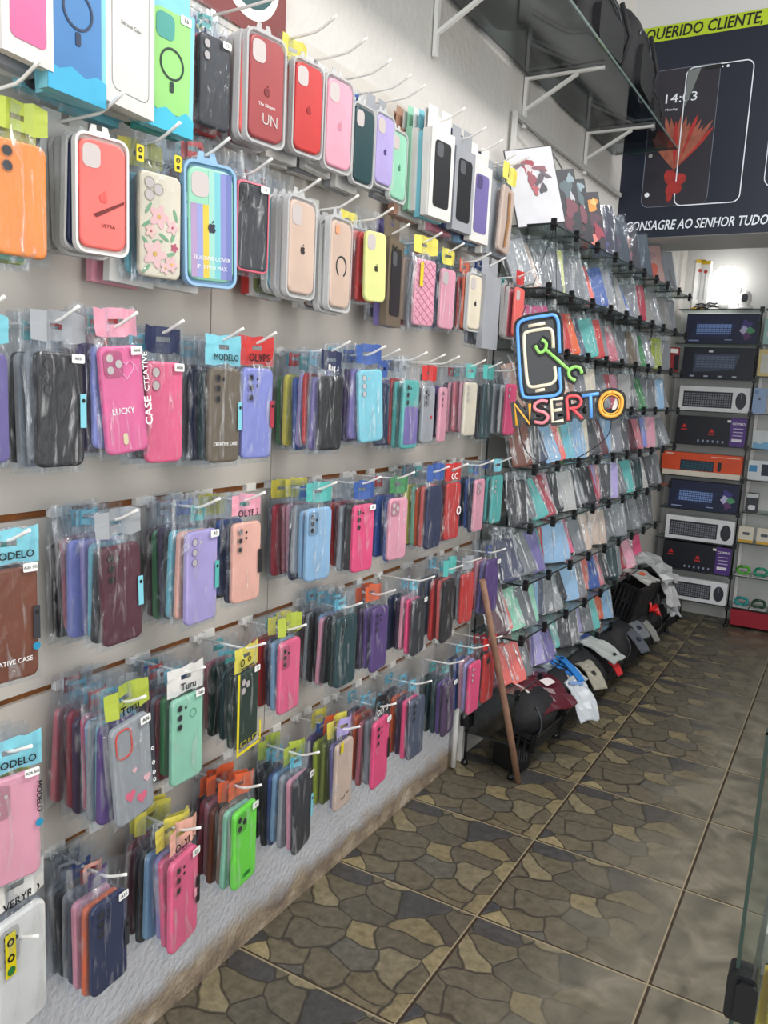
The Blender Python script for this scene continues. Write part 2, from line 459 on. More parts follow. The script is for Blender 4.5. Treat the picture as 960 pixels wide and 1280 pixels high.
def flatshape(parent, name, pts, x, color=None, mat=None, t=.0006):
    mb = MB(); mb.prism(pts, x, x+t)
    return mb.build(name, mat or M_CARD, parent=parent, color=color)
def heart(cy, cz, s):
    return [(cy + s*16*math.sin(t)**3/16, cz + s*(13*math.cos(t)-5*math.cos(2*t)-2*math.cos(3*t)-math.cos(4*t))/16) for t in [i*2*PI/24 for i in range(24)]]
def apple(cy, cz, s):
    pts = [(0,.55),(.3,.7),(.62,.6),(.78,.38),(.55,.15),(.58,-.15),(.85,-.35),(.6,-.85),(.3,-1.0),(0,-.88),(-.3,-1.0),(-.62,-.8),(-.88,-.2),(-.8,.35),(-.5,.66),(-.2,.68)]
    return [(cy+a*s, cz+b*s) for a, b in pts]
def add_apple(o, c=(.5,.5,.5,1), z=-DROP-CH*.52, y=0, s=.008, x=CT):
    l = flatshape(o, 'fruit_logo', apple(y, z, s), x+.0004, c)
    flatshape(l, 'logo_leaf', [(y, z+s*.75), (y+s*.35, z+s*1.0), (y+s*.4, z+s*1.4), (y+.1*s, z+s*1.2)], x+.0004, c)
    return l
def add_ring(o, c, z=-DROP-CH*.52, x=CT, r=.023, stem=True, gapped=False):
    mb = MB(); ringmesh(mb, 0, z, r-.0032, r, x+.0004, .0008, 32, *( (-60, 240) if gapped else (0, 360)))
    if stem: mb.prism(rr(.008, .016, .002, 2, 0, z-r-.010), x+.0004, x+.0012)
    return mb.build('magnet_ring', M_CARD, parent=o, color=c)

# blister tray (silicone cases)
def tray_mesh(w=.093, h=.184, t=.014):
    mb = MB(); zc = ZC
    slab_into(mb, w, h, .005, .017, zc, x0=-.004, bev=.001)
    # raised rim and hang tab
    out, inn = rr(w, h, .017, 5, 0, zc), rr(w-.008, h-.008, .014, 5, 0, zc)
    n = len(out)
    a = [mb.bm.verts.new((.001, *p)) for p in out]; b = [mb.bm.verts.new((.010, *p)) for p in out]
    c = [mb.bm.verts.new((.010, *p)) for p in inn]; d = [mb.bm.verts.new((.001, *p)) for p in inn]
    for i in range(n):
        j = (i+1) % n
        mb.bm.faces.new((a[i], a[j], b[j], b[i])); mb.bm.faces.new((b[i], b[j], c[j], c[i])); mb.bm.faces.new((c[i], c[j], d[j], d[i]))
    t0 = zc+h/2
    mb.prism([(-.020, t0-.002), (.020, t0-.002), (.014, t0+.016), (.005, t0+.016), (.005, t0+.008), (-.005, t0+.008), (-.005, t0+.016), (-.014, t0+.016)], -.002, -.0005)
    return mb.mesh('blister_tray', M_TRAY)
ME_TRAY = tray_mesh()
ME_TRAYW = ME_TRAY.copy(); ME_TRAYW.materials.clear(); ME_TRAYW.materials.append(M_SATIN)
def silicone(c, cam='cut', deco=None, tray='clear', logo=None, bag=False, header=None):
    def f(loc, rot, s):
        o = link('silicone_phone_case', ME_SHELLR, color=C(c), loc=loc, rot=rot, scale=s)
        o['category'] = 'phone case'; o['group'] = 'silicone phone cases at the front of their hooks'
        if tray == 'clear': link('blister_tray', ME_TRAY, o)
        elif tray: link('blister_tray', ME_TRAYW, o, color=C(tray))
        if cam: link('camera_opening', CAMS_P[cam], o, color=C(c))
        if logo: add_apple(o, logo)
        if bag: link('plastic_bag', BAGS[int(loc.y*100) % 5], o)
        if header: link('header_card', HEADERS[1], o, color=C(header))
        if deco: deco(o)
        return o
    return f
def back_tray(c):
    return (lambda loc, rot, s: _bt(c, loc, rot, s), f'{c} tray case')
def _bt(c, loc, rot, s):
    o = link('silicone_phone_case', ME_SHELLR, color=C(c), loc=loc, rot=rot, scale=s); link('blister_tray', ME_TRAY, o); o['category'] = 'phone case'; return o

# cartons
BW, BH, BT = .092, .186, .016
def carton_mesh():
    mb = MB(); z0 = -DROP+.008
    mb.box(-.002, -BW/2, z0-BH, BT-.002, BW/2, z0)
    mb.prism([(-BW/2, z0), (BW/2, z0), (BW/2, .020), (.008, .020), (.008, .002), (-.008, .002), (-.008, .020), (-BW/2, .020)], 0, .0008)
    return mb.mesh('boxed_phone_case', M_CARD)
ME_BOX = carton_mesh()
def boxed(c, inner=None, deco=None, cam=None, window='clear', sideband=None):
    def f(loc, rot, s):
        o = link('boxed_phone_case', ME_BOX, color=C(c), loc=loc, rot=rot, scale=s)
        o['category'] = 'boxed case'; o['group'] = 'boxed phone cases at the front of their hooks'
        if inner:
            p = flatshape(o, 'printed_phone', rr(.064, .140, .010, 4, 0, -DROP+.008-BH/2), BT-.0015, C(inner))
            if cam:
                flatshape(p, 'printed_camera', rr(.026, .030, .007, 3, -.013, -DROP-.034), BT-.0007, shade(C(inner), .5) if inner != 'black' else rgb(90, 92, 98))
        if deco: deco(o)
        return o
    return f
def back_box(c, what=None):
    return (lambda loc, rot, s: _bb(c, loc, rot, s), what or f'{c} case box')
def _bb(c, loc, rot, s):
    o = link('boxed_phone_case', ME_BOX, color=C(c), loc=loc, rot=rot, scale=s); o['category'] = 'boxed case'; return o

# ================================================================== STACKS
X = CT
# ---- top row
def d_bluebox(o):
    z = -DROP+.008-BH/2
    b = flatshape(o, 'printed_case', rr(.076, .158, .012, 4, 0, z+.006), BT-.0015, rgb(70, 130, 190))
    add_ring(b, rgb(34, 52, 84), z=z+.012, x=BT-.001, r=.024)
    flatshape(o, 'torn_band', [(-.046, z-.093), (.046, z-.093), (.046, z-.062), (.03, z-.058), (.012, z-.066), (-.01, z-.058), (-.03, z-.066), (-.046, z-.06)], BT-.0012, rgb(64, 178, 220))
def d_whitebox(o):
    z = -DROP+.008-BH/2
    mb = MB(); out = rr(.070, .150, .012, 5, 0, z); inn = rr(.0685, .1485, .0115, 5, 0, z); n = len(out)
    a = [mb.bm.verts.new((BT-.0014, *p)) for p in out]; b = [mb.bm.verts.new((BT-.0014, *p)) for p in inn]
    for i in range(n): mb.bm.faces.new((a[i], a[(i+1) % n], b[(i+1) % n], b[i]))
    r = mb.build('printed_outline', M_CARD, parent=o, color=rgb(120, 122, 126))
    text_on(o, 'Silicone Case', .007, 0, z+.01, BT-.001, M_INK, bold=0)
def d_greenbox(o):
    z = -DROP+.008-BH/2
    b = flatshape(o, 'displayed_case', rr(.074, .150, .012, 4, 0, z+.010), BT-.0015, rgb(150, 214, 124))
    flatshape(b, 'camera_opening', rr(.036, .038, .010, 4, -.014, z+.060), BT-.0007, rgb(70, 160, 150))
    add_ring(b, rgb(24, 52, 44), z=z+.008, x=BT-.001, r=.024)
    flatshape(o, 'torn_band', [(-.046, z-.093), (.046, z-.093), (.046, z-.066), (.03, z-.056), (.012, z-.068), (-.01, z-.058), (-.03, z-.066), (-.046, z-.052)], BT-.0008, rgb(64, 190, 220))
    st = link('price_sticker', ME_STICKER, o, loc=(BT, .026, -DROP-.004)); text_on(st, '16', .010, 0, 0, .0012, M_INK)
tr, bx = back_tray, back_box
stack(1, (-8, -92, 56, 28), boxed('white', 'magenta'), [bx('white'), bx('silver'), bx('white'), bx('white')], 'white magenta-fronted box', x=.16, label='flat white carton with a magenta front in the upper corner of the slat wall')
stack(1, (50, -62, 122, 112), boxed('cyan', deco=d_bluebox), [bx('cyan'), 'charcoal', bx('cyan')], 'blue ring box', x=.15, label='cyan carton holding a blue case with a dark magnet ring, in the top hook row')
stack(1, (122, -42, 184, 128), boxed('white', deco=d_whitebox), [bx('white'), bx('white'), bx('cyan'), bx('cyan')], 'white outlined box', x=.14, label='plain white carton printed with a phone outline beside the blue ring box')
stack(1, (180, 18, 237, 158), boxed('cyan', deco=d_greenbox), [bx('cyan'), bx('teal'), 'green'], 'green ring box', x=.13, lean=-1, label='cyan framed carton with a bright green case and dark magnet ring')
stack(1, (243, 48, 287, 160), bagged('charcoal', 'v2', stext='15', pale=True), ['crimson', 'red', 'navy', 'teal', 'clear'], 'charcoal case', x=.10, label='charcoal bagged case with a 15 sticker beside the green ring box')
def d_text3(o): text_on(o, 'The Silicone', .008, 0, -DROP-CH*.66, X+.0008, M_INKW, bold=0); text_on(o, 'UN', .026, .008, -DROP-CH*.8, X+.0008, M_LENSP, bold=0)
stack(1, (305, 50, 355, 178), silicone('dark red', logo=rgb(120, 30, 36), deco=d_text3), [tr('coral'), tr('salmon'), tr('bubblegum pink'), tr('salmon'), tr('peach')], 'dusty red case', x=.13, lean=0, label='dusty red silicone case with a faint logo in the top hook row')
stack(1, (363, 83, 403, 192), silicone('red', 'cut', logo=rgb(150, 20, 24)), [tr('salmon'), 'maroon', bx('white'), bx('white'), bx('white')], 'bright red case', x=.12, label='bright red silicone case in a clear tray in the top hook row')
stack(1, (403, 103, 440, 212), silicone('pink', 'cut', logo=rgb(200, 130, 150)), [tr('orange'), tr('brown'), bx('white'), bx('silver'), bx('white')], 'light pink case', x=.12, label='light pink silicone case beside the bright red one in the top hook row')
stack(1, (438, 137, 467, 230), silicone('dark teal', 'cut'), ['dark teal', bx('white'), bx('silver'), bx('white')], 'dark teal case', x=.11, label='dark petrol silicone case in glossy wrap between pink and lilac ones')
stack(1, (466, 147, 492, 232), silicone('lilac', 'cut', logo=rgb(70, 60, 110)), [bx('silver'), bx('white')], 'lilac case', x=.11, label='lilac silicone case with a dark logo in the top hook row')
stack(1, (485, 168, 508, 250), silicone('mint', 'cut', logo=rgb(80, 130, 110)), [tr('mint'), bx('silver')], 'mint silicone case', x=.11, label='mint silicone case, last soft one in the top hook row')
stack(1, (533, 170, 564, 270), boxed('white', 'black', cam=True), [bx('white'), bx('cyan'), bx('white'), bx('mint'), bx('white'), bx('tan'), bx('tan')], 'white box', x=.13, gap=.017, label='white carton printed with a black phone in the top hook row')
stack(1, (563, 193, 590, 287), boxed('silver', 'black', cam=True), [bx('navy'), bx('rose'), bx('pink'), bx('white')], 'grey box', x=.12, label='grey carton printed with a black phone beside the white one')
stack(1, (585, 212, 611, 300), boxed('white', 'violet', cam=True), [bx('navy'), bx('pale blue'), bx('silver')], 'purple window box', x=.12, label='white carton printed with a purple phone near the end of the top hook row')
stack(1, (606, 232, 628, 318), boxed('clear'), [bx('white'), bx('silver'), bx('white')], 'clear box', x=.11, label='pale see-through carton with nothing printed, close to the corner of the top row')
def d_gold(o): flatshape(o, 'gold_chain', [(-.01, -.05), (.004, -.05), (.012, -.12), (.0, -.19), (-.012, -.19), (-.002, -.12)], X+.003, rgb(176, 124, 70))
stack(1, (624, 236, 643, 330), bagged('beige', None, 'yellow', deco=d_gold), ['tan'], 'gold chain case', x=.14, lean=-6, label='beige bagged case with a hanging gold chain, last in the top hook row')

# ---- second row
def d_orange(o): pass
stack(2, (-14, 178, 57, 320), bagged('bright orange', 'v2', 'lime'), ['mint', 'lime', 'clear'], 'vivid orange case', x=.13, label='vivid orange bagged case with two lens holes in the second hook row')
def d_coral(o):
    add_apple(o, rgb(228, 90, 84)); text_on(o, 'ULTRA', .008, .008, -DROP-CH*.78, X+.0008, M_INK, bold=.0)
    flatshape(o, 'dark_streak', [(-.018, -.150), (-.012, -.154), (.036, -.126), (.036, -.122)], X+.0008, rgb(110, 30, 28))
stack(2, (92, 178, 157, 312), silicone('coral', 'cut', tray='white', deco=d_coral), [tr('navy'), tr('white'), tr('white'), bx('white'), tr('silver')], 'coral tray case', x=.14, label='coral silicone case in a white tray marked by a dark streak')
def d_floral(o):
    k = 0
    for yy in (-.036, .036):
        b = flatshape(o, 'yellow_badge', rr(.014, .026, .002, 2, yy, -.012), .006, rgb(236, 214, 50)); mb = MB(); ringmesh(mb, yy, -.007, .002, .004, .0068, .0004, 12); mb.prism(rr(.006, .005, .001, 2, yy, -.018), .0068, .0072); mb.build('printed_mark', M_INK, parent=b)
    text_on(o, 'VERYRD CASE', .0095, 0, -.022, .007, M_INK, bold=.01)
    for cy, cz, r, cc in ((-.004,-.105,.016,(238,190,190)),(.022,-.118,.010,(238,190,190)),(-.012,-.165,.019,(240,196,194)),(.026,-.150,.006,(190,80,110)),(.008,-.185,.009,(240,200,196)),(-.02,-.13,.009,(240,200,190)),(.02,-.178,.011,(238,190,190))):
        pts = [(cy + r*(1+.28*math.cos(5*a))*math.cos(a), cz + r*(1+.28*math.cos(5*a))*math.sin(a)) for a in [i*2*PI/30 for i in range(30)]]
        fl = flatshape(o, 'printed_flower', pts, X+.0004+k*.00025, rgb(*cc)); flatshape(fl, 'flower_centre', circ(cy, cz, r*.22, 8), X+.0011+k*.00025, rgb(190, 90, 100) if k % 2 else rgb(222, 180, 80)); k += 1
    for cy, cz, a in ((-.026,-.118,.6),(.006,-.136,-.5),(.024,-.132,1.2),(.018,-.162,.3),(-.028,-.148,2.3),(-.006,-.144,.1),(-.028,-.19,.8),(.028,-.098,1.9),(-.024,-.094,1.0)):
        pts = [(cy + .011*math.cos(t)*math.cos(a)-.003*math.sin(t)*math.sin(a), cz + .011*math.cos(t)*math.sin(a)+.003*math.sin(t)*math.cos(a)) for t in [i*2*PI/12 for i in range(12)]]
        flatshape(o, 'printed_leaf', pts, X+.0003, rgb(120, 170, 130))
stack(2, (167, 218, 226, 348), bagged('cream', 'tri', None, deco=d_floral, pale=True), ['clear', 'cyan', bx('white'), 'clear', bx('pink')], 'floral case', x=.12, label='cream bagged case printed with pink flowers in the second hook row')
def d_rainbow(o):
    w = CW-.007; cs = ((176,150,190),(150,160,214),(226,196,70),(160,214,200),(120,196,206),(134,140,196),(110,120,180)); n = len(cs)
    for i, c_ in enumerate(cs):
        y0 = -w/2 + w*i/n; zt = -DROP-.004 - (.050 if i < 3 else 0)
        flatshape(o, 'colour_stripe', [(y0, -DROP-CH+.004), (y0+w/n, -DROP-CH+.004), (y0+w/n, zt), (y0, zt)], X+.0001, rgb(*c_), t=.0004)
    l = add_apple(o, rgb(40, 44, 66), x=X+.0006)
    text_on(o, 'SILICONE COVER', .0085, 0, -DROP-CH*.80, X+.001, M_INKW, bold=.0); text_on(o, 'IP13 PRO MAX', .0085, 0, -DROP-CH*.88, X+.001, M_INKW, bold=.0)
stack(2, (226, 212, 291, 352), silicone('mint', 'cut', tray='pale blue', deco=d_rainbow), ['red', 'maroon', 'green', bx('white')], 'rainbow striped case', x=.14, lean=1.5, label='rainbow striped silicone case in a pale blue tray')
def d_pinkrim(o):
    mb = MB(); out = rr(CW+.003, CH+.003, .014, 5, 0, ZC); inn = rr(CW-.004, CH-.004, .011, 5, 0, ZC); n = len(out)
    a = [mb.bm.verts.new((X+.0004, *p)) for p in out]; b = [mb.bm.verts.new((X+.0012, *p)) for p in inn]; c_ = [mb.bm.verts.new((0, *p)) for p in out]
    for i in range(n): mb.bm.faces.new((a[i], a[(i+1) % n], b[(i+1) % n], b[i])); mb.bm.faces.new((a[i], a[(i+1) % n], c_[(i+1) % n], c_[i]))
    mb.build('pink_rim', M_CARD, parent=o, color=rgb(226, 110, 130))
stack(2, (290, 230, 335, 340), bagged('charcoal', 'sq', deco=d_pinkrim, stext='12'), ['rose', 'crimson', 'olive', 'dark teal', bx('red')], 'pink rimmed case', x=.13, label='dark bagged case with a pink rim in the second hook row')
stack(2, (355, 253, 393, 368), silicone('beige', 'cut', logo=rgb(60, 50, 50)), [tr('white'), tr('pale blue'), tr('cyan'), 'green', 'olive', bx('white'), bx('red')], 'blush beige case', x=.13, gap=.016, label='blush beige silicone case with a dark logo in the second hook row')
def d_magclear(o): add_ring(o, rgb(40, 56, 58), stem=False, gapped=True, r=.021); flatshape(o, 'camera_patch', rr(.016, .016, .004, 3, -.02, -DROP-.018), X+.001, rgb(240, 170, 130))
stack(2, (407, 278, 438, 385), silicone('beige', None, tray='clear', deco=d_magclear), [tr('white'), tr('beige'), tr('tan'), bx('white')], 'open ring case', x=.13, label='pale clear case with an open dark ring in the second hook row')
stack(2, (451, 290, 482, 378), silicone('pale yellow', 'cut', tray=None, logo=rgb(60, 60, 40)), ['red', tr('coral'), 'crimson', 'violet'], 'pale yellow case', x=.14, lean=2, label='pale yellow silicone case with a dark logo in the second hook row')
def d_kings(o): text_on(o, 'HeKings', .018, 0, -DROP-.012, BT-.001, M_INK, bold=.02)
stack(2, (478, 305, 500, 402), boxed('taupe', 'black', cam=True, deco=d_kings), [bx('violet'), 'clear'], 'kings box', x=.09, label='brownish carton with a black phone print beside the pale yellow case')
def d_quilt(o):
    mb = MB()
    for i in range(-5, 6):
        for sg in (1, -1):
            y0, z0 = -.037, ZC + i*.022 - .03*sg; y1, z1 = .037, z0+.06*sg
            zl, zh = ZC-.078, ZC+.078
            def cl(t): return z0+(z1-z0)*t
            ts = [0, 1]
            lo = (zl-z0)/(z1-z0); hi = (zh-z0)/(z1-z0); a, b = max(0, min(lo, hi)), min(1, max(lo, hi))
            if b > a: mb.bar((X+.0004, y0+(y1-y0)*a, cl(a)), (X+.0004, y0+(y1-y0)*b, cl(b)), .0016, .0012)
    mb.build('quilted_pattern', M_CARD, parent=o, color=rgb(206, 120, 146))
    flatshape(o, 'yellow_strip', [(-.026, -.045), (-.014, -.045), (-.014, -.105), (-.026, -.105)], X+.0035, rgb(232, 206, 40))
stack(2, (514, 325, 545, 408), bagged('pink', None, 'yellow', deco=d_quilt), ['clear', 'beige', 'rose'], 'quilted pink case', x=.12, label='pink quilted case with a yellow strip in the second hook row')
stack(2, (547, 337, 569, 412), bagged('pink', 'cut', 'yellow', pale=True), ['slate', 'blue'], 'plain pink case', x=.11, label='plain pink bagged case beside the quilted one')
stack(2, (583, 345, 602, 412), silicone('cream', 'cut', logo=rgb(40, 40, 44)), ['orange', 'red', 'white', 'purple', 'violet'], 'cream case', x=.12, label='cream silicone case with a small dark logo in the second hook row')
stack(2, (600, 350, 622, 432), boxed('silver'), ['clear', 'clear'], 'grey pouch', x=.13, label='tall grey pouch with no print near the end of the second hook row')
stack(2, (640, 360, 655, 422), silicone('coral', 'cut', tray=None, header='red'), [tr('rose'), tr('crimson'), 'maroon', 'crimson'], 'red tagged case', x=.13, label='coral silicone case under a red tag at the end of the second hook row')

# ---- third row
stack(3, (-48, 440, 3, 580), bagged('violet', 'v3', 'cyan'), ['black', 'clear'], 'violet edge case', x=.13, label='violet bagged case cut off by the picture edge in the third hook row')
stack(3, (37, 440, 103, 583), bagged('black', 'v3', 'clear', stext='A03s', strip='cyan'), ['clear', 'clear', 'black'], 'large black case', x=.13, label='large plain black case in a shiny bag in the third hook row')
def d_lucky(o):
    mb = MB(); pts = heart(.006, -DROP-.036, .015); 
    for a, b in zip(pts, pts[1:]+pts[:1]): mb.bar((X+.0008, *a), (X+.0008, *b), .0012, .0008)
    mb.build('printed_heart', M_CARD, parent=o, color=rgb(250, 190, 226))
    text_on(o, 'LUCKY', .014, -.006, -DROP-CH*.60, X+.0008, M_INKW, bold=.01)
    flatshape(o, 'printed_animal', rr(.009, .018, .004, 3, -.006, -DROP-CH*.86), X+.0006, rgb(240, 226, 180))
    text_on(o, 'CASE', .020, .041, -DROP-CH*.62, X+.005, M_INKW, bold=.03, ang=90); text_on(o, 'CTEATIVE', .014, .041, -DROP-CH*.25, X+.005, M_INKW, bold=.02, ang=90)
stack(3, (113, 432, 172, 567), bagged('magenta', 'sq', 'pink', stext='A04E', deco=d_lucky, pale=True), ['periwinkle', 'purple', 'maroon', 'maroon', 'clear'], 'lucky print case', x=.15, lean=6, label='magenta case printed LUCKY, tilted in its bag in the third hook row')
stack(3, (176, 452, 227, 577), bagged('bubblegum pink', 'v2', 'navy', stext='A06', pale=True), ['black', 'clear', 'plum'], 'rose pink case', x=.12, label='rose pink plain case right after the tilted LUCKY case')
def d_creative(o): text_on(o, 'CREATIVE CASE', .009, -.004, -DROP-CH*.80, X+.0045, M_INKW, bold=.01)
stack(3, (255, 460, 299, 577), bagged('taupe', 'v3', 'cyan', 'MODELO', deco=d_creative, flat=True, strip='cyan'), ['dark teal', 'navy', 'clear', 'maroon', 'dark teal'], 'taupe case', x=.12, label='taupe case with white CREATIVE CASE lettering under a cyan header')
stack(3, (297, 460, 340, 572), bagged('periwinkle', 'rings', 'red', 'OLYPS', strip='crimson', flat=True), ['clear', 'black'], 'periwinkle case', x=.12, label='periwinkle blue case under a red header in the third hook row')
stack(3, (396, 470, 428, 562), bagged('black', None, 'navy', 'Rups', hmat=M_INKW), ['violet', 'clear', 'red', 'lilac', 'blue', 'yellow', 'coral', 'green'], 'second black case', x=.14, gap=.015, label='smaller black case under a dark blue header in the third hook row')
stack(3, (440, 462, 476, 552), bagged('cyan', 'v3', 'blue', pale=True), ['violet', 'purple', 'navy', 'clear', 'lilac'], 'tilted cyan case', x=.14, lean=5, gap=.017, label='pale cyan case, tilted, in the third hook row')
stack(3, (466, 478, 486, 556), bagged('navy', None, 'blue'), [], 'navy blue case', x=.10, label='navy case under a blue tag just behind the tilted cyan case')
def d_fade(o): flatshape(o, 'violet_fade', rr(CW-.01, CH*.55, .008, 3, 0, -DROP-CH*.66), X+.0004, rgb(126, 112, 176))
stack(3, (499, 475, 523, 560), bagged('teal', 'v3', deco=d_fade), ['teal', 'red', 'violet'], 'teal fading case', x=.12, label='teal case fading to violet in the third hook row')
def d_redmark(o): flatshape(o, 'red_mark', rr(.014, .010, .003, 2, .016, -DROP-CH*.55), X+.001, rgb(190, 40, 50))
stack(3, (524, 482, 543, 553), bagged('silver', 'sq3', 'red', deco=d_redmark), ['clear'], 'silver grey case', x=.12, label='silver grey case with a dark camera strip and red mark in the third hook row')
stack(3, (546, 484, 558, 552), bagged('pink', 'v3'), ['purple', 'maroon'], 'narrow pink case', x=.12, label='pink case with row of lens holes between grey and rose ones in the third row')
stack(3, (577, 478, 596, 544), bagged('cream', 'v3', 'teal', pale=True), ['pink', 'rose', 'pink', 'plum'], 'ivory case', x=.12, gap=.017, label='ivory case with a grey corner under a teal tag in the third hook row')
stack(3, (600, 480, 615, 548), bagged('dark teal', None, 'teal'), ['charcoal', 'clear'], 'bottle green case', x=.12, label='bottle green case in a wrinkled bag in the third hook row')
stack(3, (629, 480, 645, 543), bagged('hot pink', 'v2', pale=True), ['white', 'clear', 'dark teal'], 'end hot pink case', x=.13, label='hot pink case hanging right next to the neon sign in the third hook row')

# ---- fourth row
def d_brown(o):
    text_on(o, 'CREATIVE CASE', .010, -.008, -DROP-CH*.82, X+.0045, M_INKW, bold=.01)
    flatshape(o, 'blue_dot', circ(.034, -DROP-CH*.72, .006), X+.004, rgb(40, 140, 180))
stack(4, (-28, 710, 46, 850), bagged('brown', None, 'cyan', 'MODELO', stext='A26 5G', deco=d_brown, flat=True, strip='charcoal'), ['black', 'navy'], 'brown case', x=.16, label='big brown case under a cyan MODELO header in the fourth hook row')
stack(4, (117, 680, 172, 803), bagged('maroon', 'v3', 'clear', strip='cyan'), ['charcoal', 'cyan', 'lilac', 'periwinkle', 'clear', 'rose', 'black'], 'maroon case', x=.13, lean=2.5, gap=.016, label='plain maroon case with a cyan side strip in the fourth hook row', headers=['cyan', None, None, 'cyan', None])
stack(4, (226, 662, 270, 776), bagged('lilac', 'v3', None, stext='A2', strip='teal', pale=True), ['peach', 'cyan', 'charcoal', 'plum', 'green', 'maroon'], 'fourth row lilac case', x=.13, gap=.016, label='lilac case with a small teal strip in the fourth hook row')
stack(4, (285, 652, 325, 750), bagged('peach', 'rings', 'pink', 'OLYPS', strip='black'), ['navy', 'blue', 'black', 'maroon'], 'peach case', x=.13, label='peach case under a pink header in the fourth hook row')
stack(4, (378, 634, 414, 723), bagged('pale blue', 'sq3', 'teal'), ['pale blue', 'clear', 'navy', 'pink', 'rose', 'crimson', 'slate'], 'sky blue case', x=.13, gap=.016, label='sky blue case with a square camera window in the fourth hook row')
stack(4, (437, 630, 467, 712), bagged('hot pink', 'v3', 'blue', stext='A3'), ['black', 'clear', 'crimson', 'red', 'navy'], 'vivid pink case', x=.14, gap=.018, label='vivid hot pink case in the middle of the fourth hook row')
stack(4, (482, 622, 509, 697), bagged('pink', 'sq', 'green', pale=True), ['blue', 'blue', 'purple', 'slate'], 'soft pink case', x=.14, gap=.018, label='soft pink case right of the vivid pink one in the fourth hook row')
stack(4, (530, 607, 552, 683), bagged('navy', None, 'blue'), ['coral', 'orange', 'mint', 'yellow', 'charcoal'], 'fourth row navy case', x=.13, gap=.018, label='matte navy case with coral ones behind it in the fourth hook row')
def d_redbag(o):
    text_on(o, 'CC', .026, .0, -.018, X-.002, M_INKW, bold=.04)
    ringm = MB(); ringmesh(ringm, .026, -DROP-CH*.5, .008, .013, X+.004, .0006, 16); ringm.build('printed_ring', M_INKW, parent=o)
stack(4, (554, 603, 575, 672), bagged('red', None, 'red', deco=d_redbag, flat=True), ['crimson', 'clear'], 'red packet case', x=.13, label='red case in a red and clear packet in the fourth hook row')
stack(4, (590, 599, 605, 662), bagged('pink', 'sq', None, pale=True), ['navy', 'blue', 'slate'], 'small pink case', x=.13, gap=.018, label='pink case just before the teal pair in the fourth hook row')
stack(4, (612, 594, 628, 652), bagged('teal', 'v3', 'cyan', pale=True), ['teal', 'teal'], 'turquoise case', x=.13, label='turquoise case at the end of the fourth hook row')

# ---- fifth row
def d_pinkbig(o):
    text_on(o, 'MODELO', .012, .036, -DROP-CH*.25, X+.0045, M_INK, bold=.03, ang=-90)
    flatshape(o, 'blue_dot', circ(.036, -DROP-CH*.50, .006), X+.004, rgb(40, 140, 180))
stack(5, (-26, 968, 50, 1100), bagged('pink', 'sq3', 'cyan', 'MODELO', stext='A26 5G', deco=d_pinkbig, flat=True, pale=True), ['lime', 'clear', 'yellow'], 'large pink case', x=.16, label='large pink case under a cyan MODELO header in the fifth hook row')
def d_hearts(o):
    for cy, cz, s_ in ((-.012, -.158, .011), (.012, -.172, .011), (.026, -.145, .008), (.0, -.12, .005)): flatshape(o, 'printed_heart', heart(cy, cz, s_), X+.0004, rgb(240, 112, 140) if s_ > .009 else rgb(244, 190, 196))
    mb = MB(); out = rr(.032, .046, .012, 5, -.018, -DROP-.030); n = len(out)
    for a, b in zip(out, out[1:]+out[:1]): mb.bar((X+.001, *a), (X+.001, *b), .002, .0016)
    mb.build('red_camera_rim', M_CARD, parent=o, color=rgb(226, 80, 70))
    mb = MB()
    for k, zz in enumerate((-.10, -.125, -.142, -.155)): ringmesh(mb, .038, zz, .002, .0034, X+.004, .0005, 12)
    mb.build('printed_mark', M_INKW, parent=o)
stack(5, (128, 900, 182, 1026), bagged('clear', None, 'lime', 'Turu', stext='A06', deco=d_hearts), ['purple', 'cyan', 'clear', 'pale blue', 'hot pink', 'plum', 'crimson', 'maroon', 'rose'], 'heart print case', x=.15, lean=5, gap=.0145, label='clear case with pink hearts under a lime Turu header in the fifth hook row', headers=['cyan', None, 'cyan', 'red', None])
def d_mint(o):
    mb = MB(); ringmesh(mb, .012, -DROP-.036, .007, .009, X+.0004, .0008, 18); mb.build('sensor_ring', M_CARD, parent=o, color=rgb(110, 176, 146))
stack(5, (208, 868, 252, 973), bagged('mint', 'v3', 'white', 'Turu', stext='G60', deco=d_mint, flat=True, pale=False), ['green', 'crimson', 'silver', 'crimson', 'maroon', 'dark teal'], 'mint green case', x=.13, gap=.017, label='mint green case under a white Turu header in the fifth hook row', headers=['blue', 'cyan', 'white', 'red'])
def d_yellowbag(o):
    mb = MB(); z0, z1 = -DROP-CH-.010, -.03
    mb.prism([(-.0485, z0), (-.041, z0), (-.041, z1), (-.0485, z1)], X+.003, X+.0036); mb.prism([(-.041, z0), (.0485, z0), (.0485, z0+.006), (-.041, z0+.006)], X+.003, X+.0036)
    mb.prism([(.043, z0), (.0485, z0), (.0485, z0+.05), (.043, z0+.05)], X+.003, X+.0036)
    b = mb.build('yellow_border', M_CARD, parent=o, color=rgb(244, 226, 40))
    mb = MB()
    for y0, y1 in ((-.034, -.012), (.014, .036)):
        pts = rr(y1-y0, .010, .002, 2, (y0+y1)/2, z0+.022)
        for a, b_ in zip(pts, pts[1:]+pts[:1]): mb.bar((X+.004, *a), (X+.004, *b_), .001, .0006)
    ringmesh(mb, .001, z0+.022, .003, .0045, X+.0036, .0006, 14)
    mb.build('printed_badges', M_CARD, parent=o, color=rgb(226, 206, 40))
    mb = MB(); ringmesh(mb, -.022, -.012, .006, .0085, .0075, .0006, 16); ringmesh(mb, .006, -.010, .004, .006, .0075, .0006, 16); mb.prism([(-.03, -.026), (.03, -.026), (.03, -.024), (-.03, -.024)], .0075, .0081)
    mb.build('printed_badges', M_INK, parent=o)
